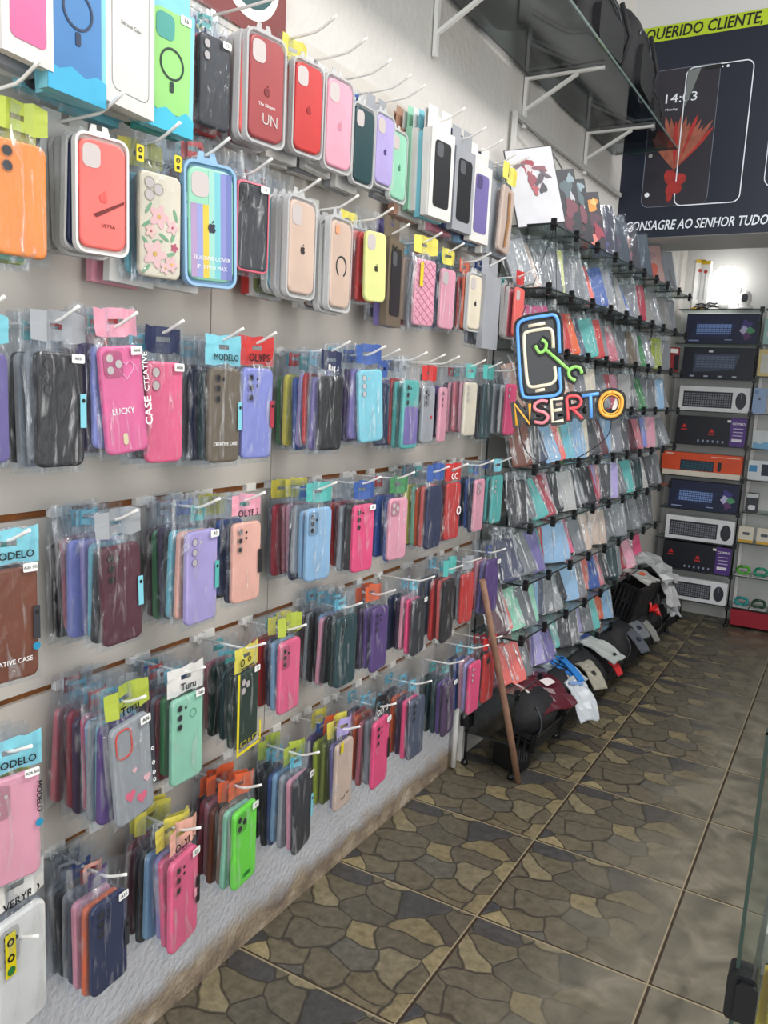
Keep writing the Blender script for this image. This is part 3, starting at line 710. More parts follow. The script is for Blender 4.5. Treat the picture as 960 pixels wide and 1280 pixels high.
stack(5, (291, 838, 321, 928), bagged('dark green', 'tri', 'yellow', stext='13', deco=d_yellowbag, flat=True, pale=True), ['dark green', 'dark teal', 'dark green', 'rose'], 'yellow bagged case', x=.13, gap=.022, label='dark green case in a bright yellow edged bag in the fifth hook row', headers=['cyan', 'teal'])
stack(5, (344, 799, 374, 886), bagged('bubblegum pink', 'sq3', 'lime', 'G-zone'), ['pale blue', 'navy', 'red', 'orange'], 'coral pink case', x=.12, gap=.018, label='coral pink case under a lime header in the fifth hook row')
stack(5, (416, 769, 445, 853), bagged('dark teal', 'v3', None), ['dark green', 'black', 'pink', 'pale blue', 'black', 'clear', 'maroon'], 'deep green case', x=.12, gap=.014, label='deep green case in a clear bag in the fifth hook row', headers=['cyan', 'cyan', None])
stack(5, (461, 758, 484, 834), bagged('purple', 'rings', None), ['purple', 'plum', 'black', 'teal'], 'purple case', x=.12, gap=.018, label='bright purple case in the middle of the fifth hook row', headers=['orange', None])
stack(5, (513, 747, 531, 814), bagged('charcoal', None, None, stext='M1'), ['hot pink', 'pink', 'plum', 'navy'], 'charcoal sleeve case', x=.13, gap=.018, label='charcoal case with pink ones behind it in the fifth hook row', headers=['cyan', None])
stack(5, (550, 724, 567, 798), bagged('black', None, 'teal'), ['coral', 'red', 'slate', 'navy'], 'fifth row black case', x=.13, gap=.018, label='black case with red ones behind it in the fifth hook row', headers=['cyan', None])
stack(5, (573, 716, 592, 775), bagged('red', None, 'clear'), ['clear', 'grey'], 'glossy red case', x=.13, label='glossy red case near the end of the fifth hook row')
stack(5, (604, 699, 623, 762), bagged('purple', None, None, stext='X'), ['violet', 'pink', 'red'], 'end purple case', x=.13, gap=.018, label='purple case beside the wooden stick at the end of the fifth hook row')

# ---- lowest row
def d_ok(o):
    b = flatshape(o, 'yellow_strip', [(-.030, -.050), (-.014, -.050), (-.014, -.110), (-.030, -.110)], X+.0035, rgb(232, 214, 30))
    mb = MB(); ringmesh(mb, -.022, -.062, .003, .0055, X+.0042, .0005, 14); ringmesh(mb, -.022, -.084, .003, .0055, X+.0042, .0005, 14); mb.build('printed_mark', M_INK, parent=b)
    flatshape(b, 'green_badge', circ(-.022, -.102, .006), X+.0042, rgb(40, 120, 60))
stack(6, (-16, 1138, 55, 1290), bagged('white', 'sq3', 'white', 'VERYRD', deco=d_ok), ['silver', 'clear', 'red'], 'milky white case', x=.15, label='milky white case with a yellow strip, lowest hook row, nearest the camera', headers=['white', 'red'])
stack(6, (107, 1120, 157, 1230), bagged('navy', 'rings', None, stext='A15', strip='charcoal'), ['orange', 'pink', 'slate', 'silver', 'charcoal', 'silver', 'silver'], 'lowest navy case', x=.14, gap=.0165, label='navy blue case under purple and peach tags in the lowest hook row', headers=['purple', 'peach', 'red', 'blue', 'silver', 'silver', 'silver'])
def d_pink6(o): flatshape(o, 'pale_strip', [(.024, -.115), (.035, -.115), (.035, -.130), (.024, -.130)], X+.003, rgb(250, 170, 190))
stack(6, (205, 1066, 245, 1176), bagged('bubblegum pink', 'rings', 'peach', 'OLYPS', stext='S21', strip='black', deco=d_pink6), ['bubblegum pink', 'lilac', 'pale blue', 'black', 'maroon', 'crimson'], 'lowest bright pink case', x=.14, gap=.0175, label='bright pink case under a peach OLYPS header in the lowest hook row', headers=['yellow', 'yellow', 'white', None])
def d_neon(o):
    b = flatshape(o, 'brand_badge', rr(.030, .010, .004, 3, .004, -DROP-CH*.88), X+.0004, rgb(60, 190, 60)); text_on(b, 'TEEN', .009, .004, -DROP-CH*.88, X+.0014, M_INK, bold=.02)
stack(6, (286, 1006, 319, 1100), bagged('neon green', 'sq', None, stext='11', deco=d_neon), ['mint', 'tan', 'brown', 'rose', 'crimson', 'maroon'], 'neon green case', x=.13, gap=.0175, label='neon green case with orange tags behind it in the lowest hook row', headers=['orange', 'orange', None])
stack(6, (363, 967, 388, 1056), bagged('charcoal', None, None, stext='M52', strip='cyan'), ['pink', 'clear', 'pale blue', 'blue', 'black', 'black'], 'lowest charcoal case', x=.14, gap=.0175, label='charcoal case with a light blue one behind it in the lowest hook row', headers=['cyan', 'lime', None, 'cyan'])
def d_smile(o):
    mb = MB(); ringmesh(mb, -.006, -DROP-CH*.80, .009, .0105, X+.0008, .0006, 12, 200, 340); ringmesh(mb, .016, -DROP-CH*.78, .006, .0072, X+.0008, .0006, 12, 200, 340); mb.build('printed_smile', M_CARD, parent=o, color=rgb(70, 60, 70))
    flatshape(o, 'yellow_strip', [(-.03, -.030), (-.018, -.030), (-.018, -.055), (-.03, -.055)], X+.0035, rgb(232, 214, 30))
stack(6, (415, 925, 440, 1004), bagged('beige', None, 'lilac', deco=d_smile), ['violet', 'olive', 'lime', 'purple'], 'smile print case', x=.14, gap=.020, label='pale pink case printed with a smile in the lowest hook row', headers=['yellow', 'orange', 'blue'])
stack(6, (462, 897, 485, 976), bagged('hot pink', 'rings', 'black', 'OLYPS', stext='13', strip='black', hmat=M_INKW), ['grey', 'rose', 'orange', 'red', 'navy'], 'magenta pink case', x=.14, gap=.0185, label='magenta pink case under a black OLYPS header in the lowest hook row', headers=['cyan', None])
stack(6, (508, 871, 530, 941), bagged('slate', 'v3', None), ['hot pink', 'plum', 'orange', 'black', 'charcoal'], 'slate blue case', x=.14, gap=.0185, label='slate blue case with a hot pink one behind in the lowest hook row', headers=['cyan', None])
stack(6, (551, 851, 568, 913), bagged('plum', 'v3', None, stext='A1'), ['purple', 'dark teal', 'dark teal', 'dark green'], 'plum case', x=.14, gap=.020, label='plum coloured case with dark green ones behind in the lowest hook row', headers=['teal', None])
stack(6, (583, 827, 600, 886), bagged('hot pink', 'v3', None, pale=True), ['lilac', 'pink', 'blue', 'navy'], 'glowing pink case', x=.14, gap=.020, label='glowing pink case just before the last red one in the lowest hook row', headers=['cyan', None])
stack(6, (601, 815, 618, 872), bagged('red', 'ring', 'red'), ['maroon', 'crimson'], 'lowest red case', x=.14, gap=.025, label='red case with a ring print at the end of the lowest hook row', headers=['crimson', 'red'])

# ================================================================== ROOM
YE = 2.68          # where the slat wall ends and the glass rack begins
def wallx(y): return .002 if y < YE else .002 + .032*(y-YE)

# floor: square tiles printed with crazy-paving stones
def floor_mat():
    mt, nt, out = newmat('stone_print_tiles')
    L = nt.links.new
    geo = N(nt, 'ShaderNodeNewGeometry')
    P = .4505
    off = N(nt, 'ShaderNodeVectorMath', operation='ADD'); off.inputs[1].default_value = (-.4270+5*P, -1.872+12*P, 0); L(geo.outputs['Position'], off.inputs[0])
    dv = N(nt, 'ShaderNodeVectorMath', operation='DIVIDE'); dv.inputs[1].default_value = (P, P, 1); L(off.outputs[0], dv.inputs[0])
    fr = N(nt, 'ShaderNodeVectorMath', operation='FRACTION'); L(dv.outputs[0], fr.inputs[0])
    fl = N(nt, 'ShaderNodeVectorMath', operation='FLOOR'); L(dv.outputs[0], fl.inputs[0])
    # stones: same print on every tile, shifted by one of few layouts
    wn = N(nt, 'ShaderNodeTexNoise'); wn.inputs['Scale'].default_value = 3.2; wn.inputs['Detail'].default_value = 1.5; L(fr.outputs[0], wn.inputs['Vector'])
    wsub = N(nt, 'ShaderNodeVectorMath', operation='MULTIPLY_ADD'); wsub.inputs[1].default_value = (.26, .26, 0); L(wn.outputs['Color'], wsub.inputs[0]); L(fr.outputs[0], wsub.inputs[2])
    sc5 = N(nt, 'ShaderNodeVectorMath', operation='MULTIPLY'); sc5.inputs[1].default_value = (4.1, 5.2, 0); L(wsub.outputs[0], sc5.inputs[0])
    v1 = N(nt, 'ShaderNodeTexVoronoi', feature='DISTANCE_TO_EDGE'); v1.voronoi_dimensions = '2D'; v1.inputs['Scale'].default_value = 1; v1.inputs['Randomness'].default_value = .95
    v2 = N(nt, 'ShaderNodeTexVoronoi', feature='F1'); v2.voronoi_dimensions = '2D'; v2.inputs['Scale'].default_value = 1; v2.inputs['Randomness'].default_value = .95
    L(sc5.outputs[0], v1.inputs['Vector']); L(sc5.outputs[0], v2.inputs['Vector'])
    sep = N(nt, 'ShaderNodeSeparateColor'); L(v2.outputs['Color'], sep.inputs[0])
    stone = ramp(nt, [(0, rgb(84, 76, 64)), (.16, rgb(62, 63, 66)), (.30, rgb(98, 90, 72)), (.5, rgb(88, 83, 72)), (.72, rgb(108, 98, 76)), (.86, rgb(142, 130, 98)), (1, rgb(86, 84, 78))])
    L(sep.outputs[0], stone.inputs['Fac'])
    n1 = N(nt, 'ShaderNodeTexNoise'); n1.inputs['Scale'].default_value = 42; n1.inputs['Detail'].default_value = 6; n1.inputs['Roughness'].default_value = .65; L(geo.outputs['Position'], n1.inputs['Vector'])
    r1 = ramp(nt, [(.3, g(.68)), (.7, g(1.45))]); L(n1.outputs['Fac'], r1.inputs['Fac'])
    mx = N(nt, 'ShaderNodeMix', data_type='RGBA', blend_type='MULTIPLY'); mx.inputs['Factor'].default_value = 1; L(stone.outputs['Color'], mx.inputs['A']); L(r1.outputs['Color'], mx.inputs['B'])
    mor = ramp(nt, [(.012, g(.1)), (.05, g(1))]); L(v1.outputs['Distance'], mor.inputs['Fac'])
    m2 = N(nt, 'ShaderNodeMix', data_type='RGBA'); L(mor.outputs['Color'], m2.inputs['Factor']); m2.inputs['A'].default_value = rgb(54, 50, 44); L(mx.outputs['Result'], m2.inputs['B'])
    # worn, greyer walking lane away from the wall: print faded, glare painted in as paler colour
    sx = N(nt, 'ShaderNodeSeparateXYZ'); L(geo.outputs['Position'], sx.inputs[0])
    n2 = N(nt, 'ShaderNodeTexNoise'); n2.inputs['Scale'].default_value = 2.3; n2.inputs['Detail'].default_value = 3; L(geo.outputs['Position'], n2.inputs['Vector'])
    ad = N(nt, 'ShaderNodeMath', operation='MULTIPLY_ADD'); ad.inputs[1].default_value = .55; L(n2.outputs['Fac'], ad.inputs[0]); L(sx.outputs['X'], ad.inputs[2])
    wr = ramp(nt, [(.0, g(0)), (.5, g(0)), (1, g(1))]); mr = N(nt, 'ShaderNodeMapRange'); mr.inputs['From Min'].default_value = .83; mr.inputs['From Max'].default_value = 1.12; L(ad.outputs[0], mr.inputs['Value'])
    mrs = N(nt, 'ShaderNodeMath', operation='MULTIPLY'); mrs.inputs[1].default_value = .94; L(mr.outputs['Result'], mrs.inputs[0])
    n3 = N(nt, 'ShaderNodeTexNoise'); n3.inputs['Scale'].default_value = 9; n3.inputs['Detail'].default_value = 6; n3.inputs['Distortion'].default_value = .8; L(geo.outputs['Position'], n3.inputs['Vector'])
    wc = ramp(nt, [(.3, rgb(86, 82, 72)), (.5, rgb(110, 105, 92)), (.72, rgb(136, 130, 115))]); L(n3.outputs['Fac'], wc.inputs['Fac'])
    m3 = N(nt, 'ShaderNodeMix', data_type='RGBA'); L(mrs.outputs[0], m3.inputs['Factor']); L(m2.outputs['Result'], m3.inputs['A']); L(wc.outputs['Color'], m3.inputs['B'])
    # grout between tiles: dark seam with one pale edge
    sf = N(nt, 'ShaderNodeSeparateXYZ'); L(fr.outputs[0], sf.inputs[0])
    def edge(sock, a, b):
        o1 = N(nt, 'ShaderNodeMath', operation='LESS_THAN'); o1.inputs[1].default_value = b; L(sock, o1.inputs[0])
        o2 = N(nt, 'ShaderNodeMath', operation='GREATER_THAN'); o2.inputs[1].default_value = a; L(sock, o2.inputs[0])
        o3 = N(nt, 'ShaderNodeMath', operation='MULTIPLY'); L(o1.outputs[0], o3.inputs[0]); L(o2.outputs[0], o3.inputs[1]); return o3.outputs[0]
    def mx2(a, b):
        o = N(nt, 'ShaderNodeMath', operation='MAXIMUM'); L(a, o.inputs[0]); L(b, o.inputs[1]); return o.outputs[0]
    dark = mx2(edge(sf.outputs['X'], -1, .016), edge(sf.outputs['Y'], -1, .011))
    pale = mx2(edge(sf.outputs['X'], .991, 2), edge(sf.outputs['Y'], .988, 2))
    m4 = N(nt, 'ShaderNodeMix', data_type='RGBA'); L(dark, m4.inputs['Factor']); L(m3.outputs['Result'], m4.inputs['A']); m4.inputs['B'].default_value = rgb(56, 44, 32)
    m5 = N(nt, 'ShaderNodeMix', data_type='RGBA'); L(pale, m5.inputs['Factor']); L(m4.outputs['Result'], m5.inputs['A']); m5.inputs['B'].default_value = rgb(150, 138, 112)
    b = N(nt, 'ShaderNodeBsdfPrincipled'); L(m5.outputs['Result'], b.inputs['Base Color'])
    rr_ = ramp(nt, [(.3, g(.28)), (.7, g(.5))]); L(n3.outputs['Fac'], rr_.inputs['Fac']); L(rr_.outputs['Color'], b.inputs['Roughness'])
    bp = N(nt, 'ShaderNodeBump'); bp.inputs['Strength'].default_value = .35; bp.inputs['Distance'].default_value = .004
    hh = N(nt, 'ShaderNodeMath', operation='MULTIPLY_ADD'); hh.inputs[1].default_value = .35; L(n1.outputs['Fac'], hh.inputs[0]); L(mor.outputs['Color'], hh.inputs[2])
    iv = N(nt, 'ShaderNodeMath', operation='SUBTRACT'); iv.inputs[0].default_value = 1; L(mr.outputs['Result'], iv.inputs[1])
    h2 = N(nt, 'ShaderNodeMath', operation='MULTIPLY'); L(hh.outputs[0], h2.inputs[0]); L(iv.outputs[0], h2.inputs[1])
    L(h2.outputs[0], bp.inputs['Height']); L(bp.outputs['Normal'], b.inputs['Normal'])
    L(b.outputs[0], out.inputs['Surface'])
    return mt
def wall_mat(name, base, low=None, bump=.6, scale=55):
    mt, nt, out = newmat(name); L = nt.links.new
    geo = N(nt, 'ShaderNodeNewGeometry'); b = N(nt, 'ShaderNodeBsdfPrincipled'); b.inputs['Roughness'].default_value = .75
    n = N(nt, 'ShaderNodeTexNoise'); n.inputs['Scale'].default_value = scale; n.inputs['Detail'].default_value = 3; L(geo.outputs['Position'], n.inputs['Vector'])
    n2 = N(nt, 'ShaderNodeTexNoise'); n2.inputs['Scale'].default_value = 3; n2.inputs['Detail'].default_value = 4; L(geo.outputs['Position'], n2.inputs['Vector'])
    r = ramp(nt, [(.3, tuple(c*.9 for c in base[:3])+(1,)), (.7, base)]); L(n2.outputs['Fac'], r.inputs['Fac'])
    last = r.outputs['Color']
    if low:
        sx = N(nt, 'ShaderNodeSeparateXYZ'); L(geo.outputs['Position'], sx.inputs[0])
        n3 = N(nt, 'ShaderNodeTexNoise'); n3.inputs['Scale'].default_value = 14; n3.inputs['Detail'].default_value = 6; L(geo.outputs['Position'], n3.inputs['Vector'])
        a = N(nt, 'ShaderNodeMath', operation='MULTIPLY_ADD'); a.inputs[1].default_value = -.10; L(n3.outputs['Fac'], a.inputs[0]); L(sx.outputs['Z'], a.inputs[2])
        rr2 = ramp(nt, [(.0, g(.9)), (.012, g(.7)), (.05, g(0))]); L(a.outputs[0], rr2.inputs['Fac'])
        m = N(nt, 'ShaderNodeMix', data_type='RGBA'); L(rr2.outputs['Color'], m.inputs['Factor']); L(last, m.inputs['A'])
        cr = ramp(nt, [(.35, rgb(104, 84, 60)), (.6, rgb(160, 140, 112)), (.75, rgb(196, 184, 168))]); L(n3.outputs['Fac'], cr.inputs['Fac']); L(cr.outputs['Color'], m.inputs['B']); last = m.outputs['Result']
    L(last, b.inputs['Base Color'])
    bp = N(nt, 'ShaderNodeBump'); bp.inputs['Strength'].default_value = bump; bp.inputs['Distance'].default_value = .006; L(n.outputs['Fac'], bp.inputs['Height']); L(bp.outputs['Normal'], b.inputs['Normal'])
    L(b.outputs[0], out.inputs['Surface']); return mt
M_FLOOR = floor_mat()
M_STUCCO = wall_mat('rough_plaster', rgb(206, 208, 214), low=True, bump=.9, scale=70)
M_UPWALL = wall_mat('painted_plaster', rgb(212, 208, 203), bump=.6, scale=45)
M_PANEL = plain('white_laminate', rgb(206, 200, 192), .32, noise=.10, nscale=5)
M_PANELB = plain('white_laminate_trim', rgb(196, 190, 182), .4)
M_MDF = plain('raw_fibreboard', rgb(150, 92, 44), .8, noise=.35, nscale=50)
M_SEAM = plain('dark_seam', rgb(96, 84, 72), .8)
M_PLAINW = plain('matte_white_paint', rgb(206, 206, 204), .7)

def sbox(name, x0, y0, z0, x1, y1, z1, mat):
    mb = MB(); mb.box(x0, y0, z0, x1, y1, z1); return struct(mb.build(name, mat))
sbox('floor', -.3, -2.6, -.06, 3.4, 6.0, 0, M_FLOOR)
sbox('ceiling', -.3, -2.6, 3.5, 3.4, 6.0, 3.56, M_PLAINW)
sbox('wall_left', -.25, -2.6, 0, -.016, YE, 2.1, M_STUCCO)
sbox('wall_left_upper', -.25, -2.6, 2.1, -.016, YE, 3.5, M_UPWALL)
mb = MB(); mb.loft([[(-.25, YE, z), (-.016, YE, z), (wallx(4.1)-.018, 4.1, z), (-.25, 4.1, z)] for z in (0, 3.5)]); struct(mb.build('wall_left_back', M_UPWALL))
mb = MB(); mb.loft([[(-.25, 4.1, z), (wallx(4.1)-.018, 4.1, z), (wallx(5.62)-.018, 5.62, z), (-.25, 5.62, z)] for z in (0, 3.5)]); struct(mb.build('wall_alcove', M_UPWALL))
sbox('wall_back', -.3, 5.60, 0, 3.4, 5.75, 3.5, M_PLAINW)
sbox('wall_right', 3.3, -2.6, 0, 3.4, 6.0, 3.5, M_PLAINW)
sbox('beam', .02, 4.07, 2.150, 3.3, 4.45, 3.5, M_PLAINW)
sbox('baseboard_back', .10, 5.585, 0, 3.3, 5.60, .085, plain('white_tile_skirting', rgb(200, 200, 196), .3))
# skirting joints
# slat wall
wall = MB()
Y0 = -1.2
grooves = [.548, .853, 1.160]
zc = .435
bands = []
for z in grooves:
    bands.append((zc, z-.0065)); zc = z+.0065
bands.append((zc, 1.300)); bands.append((1.3012, 2.141))
mb = MB()
for i, (a, b) in enumerate(bands):
    for y0, y1 in (((Y0, 1.4705), (1.4735, YE)) if i < 4 else ((Y0, 1.2625), (1.2655, YE))):
        mb.box(-.0155, y0, a, 0, y1, b)
slat = struct(mb.build('wall_slat_panel', M_PANEL))
mb = MB(); mb.box(-.0158, Y0, .436, -.010, YE, 1.30); struct(mb.build('trim_1', M_MDF))
mb = MB(); mb.box(-.0158, Y0, 1.30, -.004, YE, 2.139); struct(mb.build('trim_2', M_SEAM))
# faint joints of the upper slats
mb = MB()
for z in (1.465, 1.771, 2.077):
    mb.box(0, Y0, z-.0055, .0012, YE, z+.0045)
struct(mb.build('trim_3', M_PANELB))
# white insert clips left in the grooves
mbp = MB(); mbp.box(-.009, -.016, -.0085, .003, .016, .0085); me_clip = mbp.mesh('groove_clip', M_WHITE)
k = 0
used = []
for z, ys in ((1.160, (.894, 1.081, 1.171, 1.258, 1.40, 1.53, 1.66, 1.79, 1.92, 2.2, 2.45)), (.853, (.76, .899, 1.086, 1.272, 1.40, 1.60, 1.74, 1.88, 2.15, 2.40)), (.548, (.76, .882, .968, 1.15, 1.34, 1.431, 1.52, 1.652, 1.74, 1.90, 2.1, 2.3))):
    for y in ys:
        k += 1
        o = link('groove_clip', me_clip, loc=(0, y, z))
        tag(o, f'white plastic insert, {ORD[ys.index(y)]} along the {["","",""][0]}{ {1.160:"upper", .853:"middle", .548:"lower"}[z]} brown groove of the slat wall', 'clip', 'white inserts in the slat wall grooves')
# small stains on the panel
# electrical box and conduit at the wall end
mb = MB(); mb.prism(rr(.085, .075, .008, 3, 2.615, .335), -.016, .030); e = mb.build('electrical_box', M_WHITE)
mb = MB(); mb.tube([(.006, 2.60, .30), (.006, 2.60, .01)], .010, 8); mb.build('conduit_pipe', M_WHITE, parent=e)
tag(e, 'white electrical box with a pipe low on the wall below the hooks', 'electrical box')
mb = MB(); mb.box(-.016, YE-.004, 0, .004, YE+.03, 2.141); struct(mb.build('trim_4', M_WHITE))

# poster on the upper wall (red with a dark teal disc)
mb = MB(); mb.box(.002, .2, 2.086, .004, 1.476, 2.95); po = mb.build('wall_poster', plain('poster_red', rgb(120, 34, 30), .45, noise=.12, nscale=6))
tag(po, 'dark red poster with a teal disc above the slat wall', 'poster')
flatshape(po, 'white_ring', circ(1.357, 2.207, .096, 40), .0042, mat=plain('poster_white', rgb(226, 222, 216), .5))
flatshape(po, 'teal_disc', circ(1.357, 2.216, .084, 40), .0050, mat=plain('poster_teal', rgb(24, 78, 80), .5))
# conduit / cable duct behind the rack
mb = MB(); mb.bar((wallx(2.77)-.004, 2.765, 2.345), (wallx(4.0)-.004, 4.03, 2.345), .016, .018); mb.bar((.0, 2.765, 2.0), (.0, 2.765, 2.352), .02, .02)
d = mb.build('cable_duct', plain('grey_white_duct', rgb(190, 188, 184), .4)); tag(d, 'pale cable duct turning down the wall above the glass rack', 'duct')
# loose cable hanging by the duct
def smooth(pts, n=4, cyc=False):
    out = []; P_ = [Vector(p) for p in pts]; m_ = len(P_)
    for i in range(m_ if cyc else m_-1):
        p0 = P_[(i-1) % m_] if (cyc or i > 0) else P_[i]; p1 = P_[i]; p2 = P_[(i+1) % m_]; p3 = P_[(i+2) % m_] if (cyc or i+2 < m_) else p2
        for k_ in range(n):
            t = k_/n; out.append(.5*((2*p1)+(-p0+p2)*t+(2*p0-5*p1+4*p2-p3)*t*t+(-p0+3*p1-3*p2+p3)*t**3))
    if not cyc: out.append(P_[-1])
    return out
def cord(name, lines, r, mat, parent=None):
    mb = MB()
    for l_ in lines: mb.tube(smooth(l_) if len(l_) > 2 else l_, r, 6)
    return mb.build(name, mat, parent=parent)
o = cord('cable', [[(.03, 2.79, 2.32), (.05, 3.1, 2.27), (.05, 3.35, 2.18), (.05, 3.7, 2.12), (.06, 4.0, 2.1)]], .003, plain('grey_cable', rgb(120, 120, 120), .5)); tag(o, 'thin grey cable sagging along the wall under the duct', 'cable')

# upper glass shelf on brackets
ZS = 2.494
mb = MB(); mb.loft([[(wallx(y)-.012 if a == 0 else .305+.008*(y-2.8), y, z) for a, y in ((0, 1.35), (1, 1.35), (1, 3.90), (0, 3.90))] for z in (ZS, ZS+.008)])
M_GLU = glass('shelf_glass_grey', (.60, .66, .67, 1), .05, .04)
gs = mb.build('glass_wall_shelf', M_GLU); tag(gs, 'long grey glass shelf on white brackets high above the rack', 'shelf')
mb = MB(); mb.bar((.305, 1.35, ZS+.004), (.314, 3.9, ZS+.004), .002, .009); mb.bar((.04, 3.9, ZS+.004), (.314, 3.9, ZS+.004), .002, .009); mb.build('polished_edge', plain('edge_grey_green', rgb(84, 102, 98), .3), parent=gs)
for i, y in enumerate((1.50, 2.175, 2.861, 3.527)):
    mb = MB(); x0 = wallx(y)-.014
    mb.box(x0, y-.008, ZS-.17, x0+.012, y+.008, ZS-.001)
    mb.box(x0, y-.006, ZS-.010, x0+.28, y+.006, ZS-.001)
    mb.bar((x0+.006, y, ZS-.110), (x0+.19, y, ZS-.012), .014, .010)
    o = mb.build('shelf_bracket', M_WHITE); tag(o, f'white triangular bracket under the high glass shelf, {["nearest the camera", "second from the near end", "third from the near end", "farthest, beside the banner"][i]}', 'bracket', 'brackets of the high glass shelf')

# black bags on the high shelf
def soft_bag(name, c, size, rot, label, seed):
    rnd = random.Random(seed); w, dpt, h = size; mb = MB()
    rings = []
    for k_, (z, s) in enumerate(((0, .86), (.04, .98), (.3, 1.02), (.6, 1.0), (.8, .9), (.93, .72), (1.0, .42))):
        sh = rnd.uniform(-.012, .012)
        rings.append([(p[0]*s + sh, p[1]*s, z*h) for p in rr(dpt, w, min(dpt, w)*.3, 5)])
    mb.loft(rings, smooth=True)
    o = mb.build(name, M_BLACKM); o.location = c; o.rotation_euler = (0, 0, rot)
    # front pocket, zip and handle
    mb = MB(); mb.prism(rr(w*.7, h*.45, .03, 4, 0, h*.32), dpt*.42, dpt*.58); mb.build('front_pocket', M_BLACKM, parent=o)
    mb = MB(); mb.tube([(dpt*.51, w*.34*math.cos(t), h*.62 + h*.12*math.sin(t)) for t in [i_*PI/10 for i_ in range(11)]], .003, 6); mb.build('zip', plain('zip_grey', rgb(120, 126, 136), .3, .6), parent=o)
    mb = MB(); mb.tube([(0, .05*math.cos(t), h*.97 + .05*math.sin(t)) for t in [i_*PI/8 for i_ in range(9)]], .008, 6); mb.build('handle', M_BLACKM, parent=o)
    mb = MB(); mb.tube([(dpt*.45, w*.43, h*.9), (dpt*.60, w*.49, h*.5), (dpt*.45, w*.45, h*.06)], .009, 6); mb.build('strap', M_BLACKM, parent=o)
    return tag(o, label, 'bag', 'black bags on the high glass shelf')
soft_bag('backpack', (.155, 2.35, ZS+.01), (.40, .24, .36), .05, 'black bag on the high shelf, cut off by the top of the photo', 1)
soft_bag('backpack', (.165, 2.86, ZS+.01), (.36, .22, .27), -.04, 'black backpack in the middle of the high glass shelf', 2)
soft_bag('backpack', (.165, 3.30, ZS+.01), (.34, .24, .33), .05, 'tall black backpack on the high shelf next to the banner', 3)
soft_bag('backpack', (.15, 3.66, ZS+.01), (.26, .20, .22), .08, 'small black bag at the far end of the high shelf', 4)

# ================================================================== GLASS RACK
RD = Vector((.0358, 1, 0)).normalized(); RN = Vector((RD.y, -RD.x, 0))
R0 = Vector((.211, 2.66, 0))
def RK(s, d, z): return R0 + RD*s - RN*d + Vector((0, 0, z))
LEV = [1.948, 1.743, 1.540, 1.337, 1.137, .930, .727, .524, .322]
LNAME = ['top', 'second', 'third', 'fourth', 'fifth', 'sixth', 'seventh', 'eighth', 'ninth']
LEND = [2.09, 2.09, 2.09, 2.07, 2.05, 2.03, 1.92, 1.80, 1.28]
CLS = [0, .222, .455, .685, .905, 1.12, 1.335, 1.55, 1.79, 2.04]
RACK_ROT = math.atan2(-RD.x, RD.y)
rack = empty('glass_display_rack', R0, (0, 0, RACK_ROT))
tag(rack, 'long glass display rack with black clips full of bagged phone cases', 'display rack')
# local frame of the rack: x = out of the wall, y = along the rack
def clip_mesh():
    mb = MB()
    mb.prism(rr(.016, .040, .004, 3), -.008, .007); mb.prism(rr(.024, .014, .004, 3), -.006, .008); mb.lathe([(.005, .006), (.005, .011), (.002, .012)], axis='x', n=10)
    return mb.mesh('clip', M_BLACK)
ME_CLIP = clip_mesh()
for li, (z, end) in enumerate(zip(LEV + [.135], LEND + [2.35])):
    mb = MB(); mb.box(-.19, -.015, z-.0025, 0, end+.015, z+.0025)
    sh = mb.build('glass_shelf', M_GLASS if li < 9 else M_GLASSD, parent=rack)
    mb = MB()
    mb.box(-.001, -.016, z-.003, .0015, end+.016, z+.0032); mb.box(-.19, -.0165, z-.003, 0, -.014, z+.0032)
    for c_ in CLS[1:]:
        if c_ < end: mb.box(-.19, c_-.0013, z-.003, 0, c_+.0013, z+.0034)
    mb.build('glass_joint', M_EDGE, parent=sh)
    for c_ in CLS:
        if c_ <= end+.02: link('clip', ME_CLIP, sh, loc=(0, c_, z))
    if li == 9:
        for c_ in (0, .455, .905, 1.335, 1.79, 2.34):
            for d_ in (0, -.19):
                mb = MB(); mb.tube([(d_, c_, z), (d_, c_, .012)], .005, 6); mb.lathe([(.014, 0), (.014, .01), (.006, .02)], c=(d_, c_, 0), n=10); mb.build('foot', M_BLACK, parent=sh)
        mb = MB(); mb.prism(rr(.03, .03, .005, 3), 0, .03); 
        c2 = mb.build('clip', M_BLACK, parent=sh); c2.location = (-.20, -.02, z+.05); c2.scale = (1.2, 1.3, 1.6)
# vertical glass back strips between the levels
mb = MB()
for c_ in CLS[::1]:
    mb.box(-.188, c_-.0015, .135, -.182, c_+.0015, 1.95)
mb.build('back_rail', M_EDGE, parent=rack)

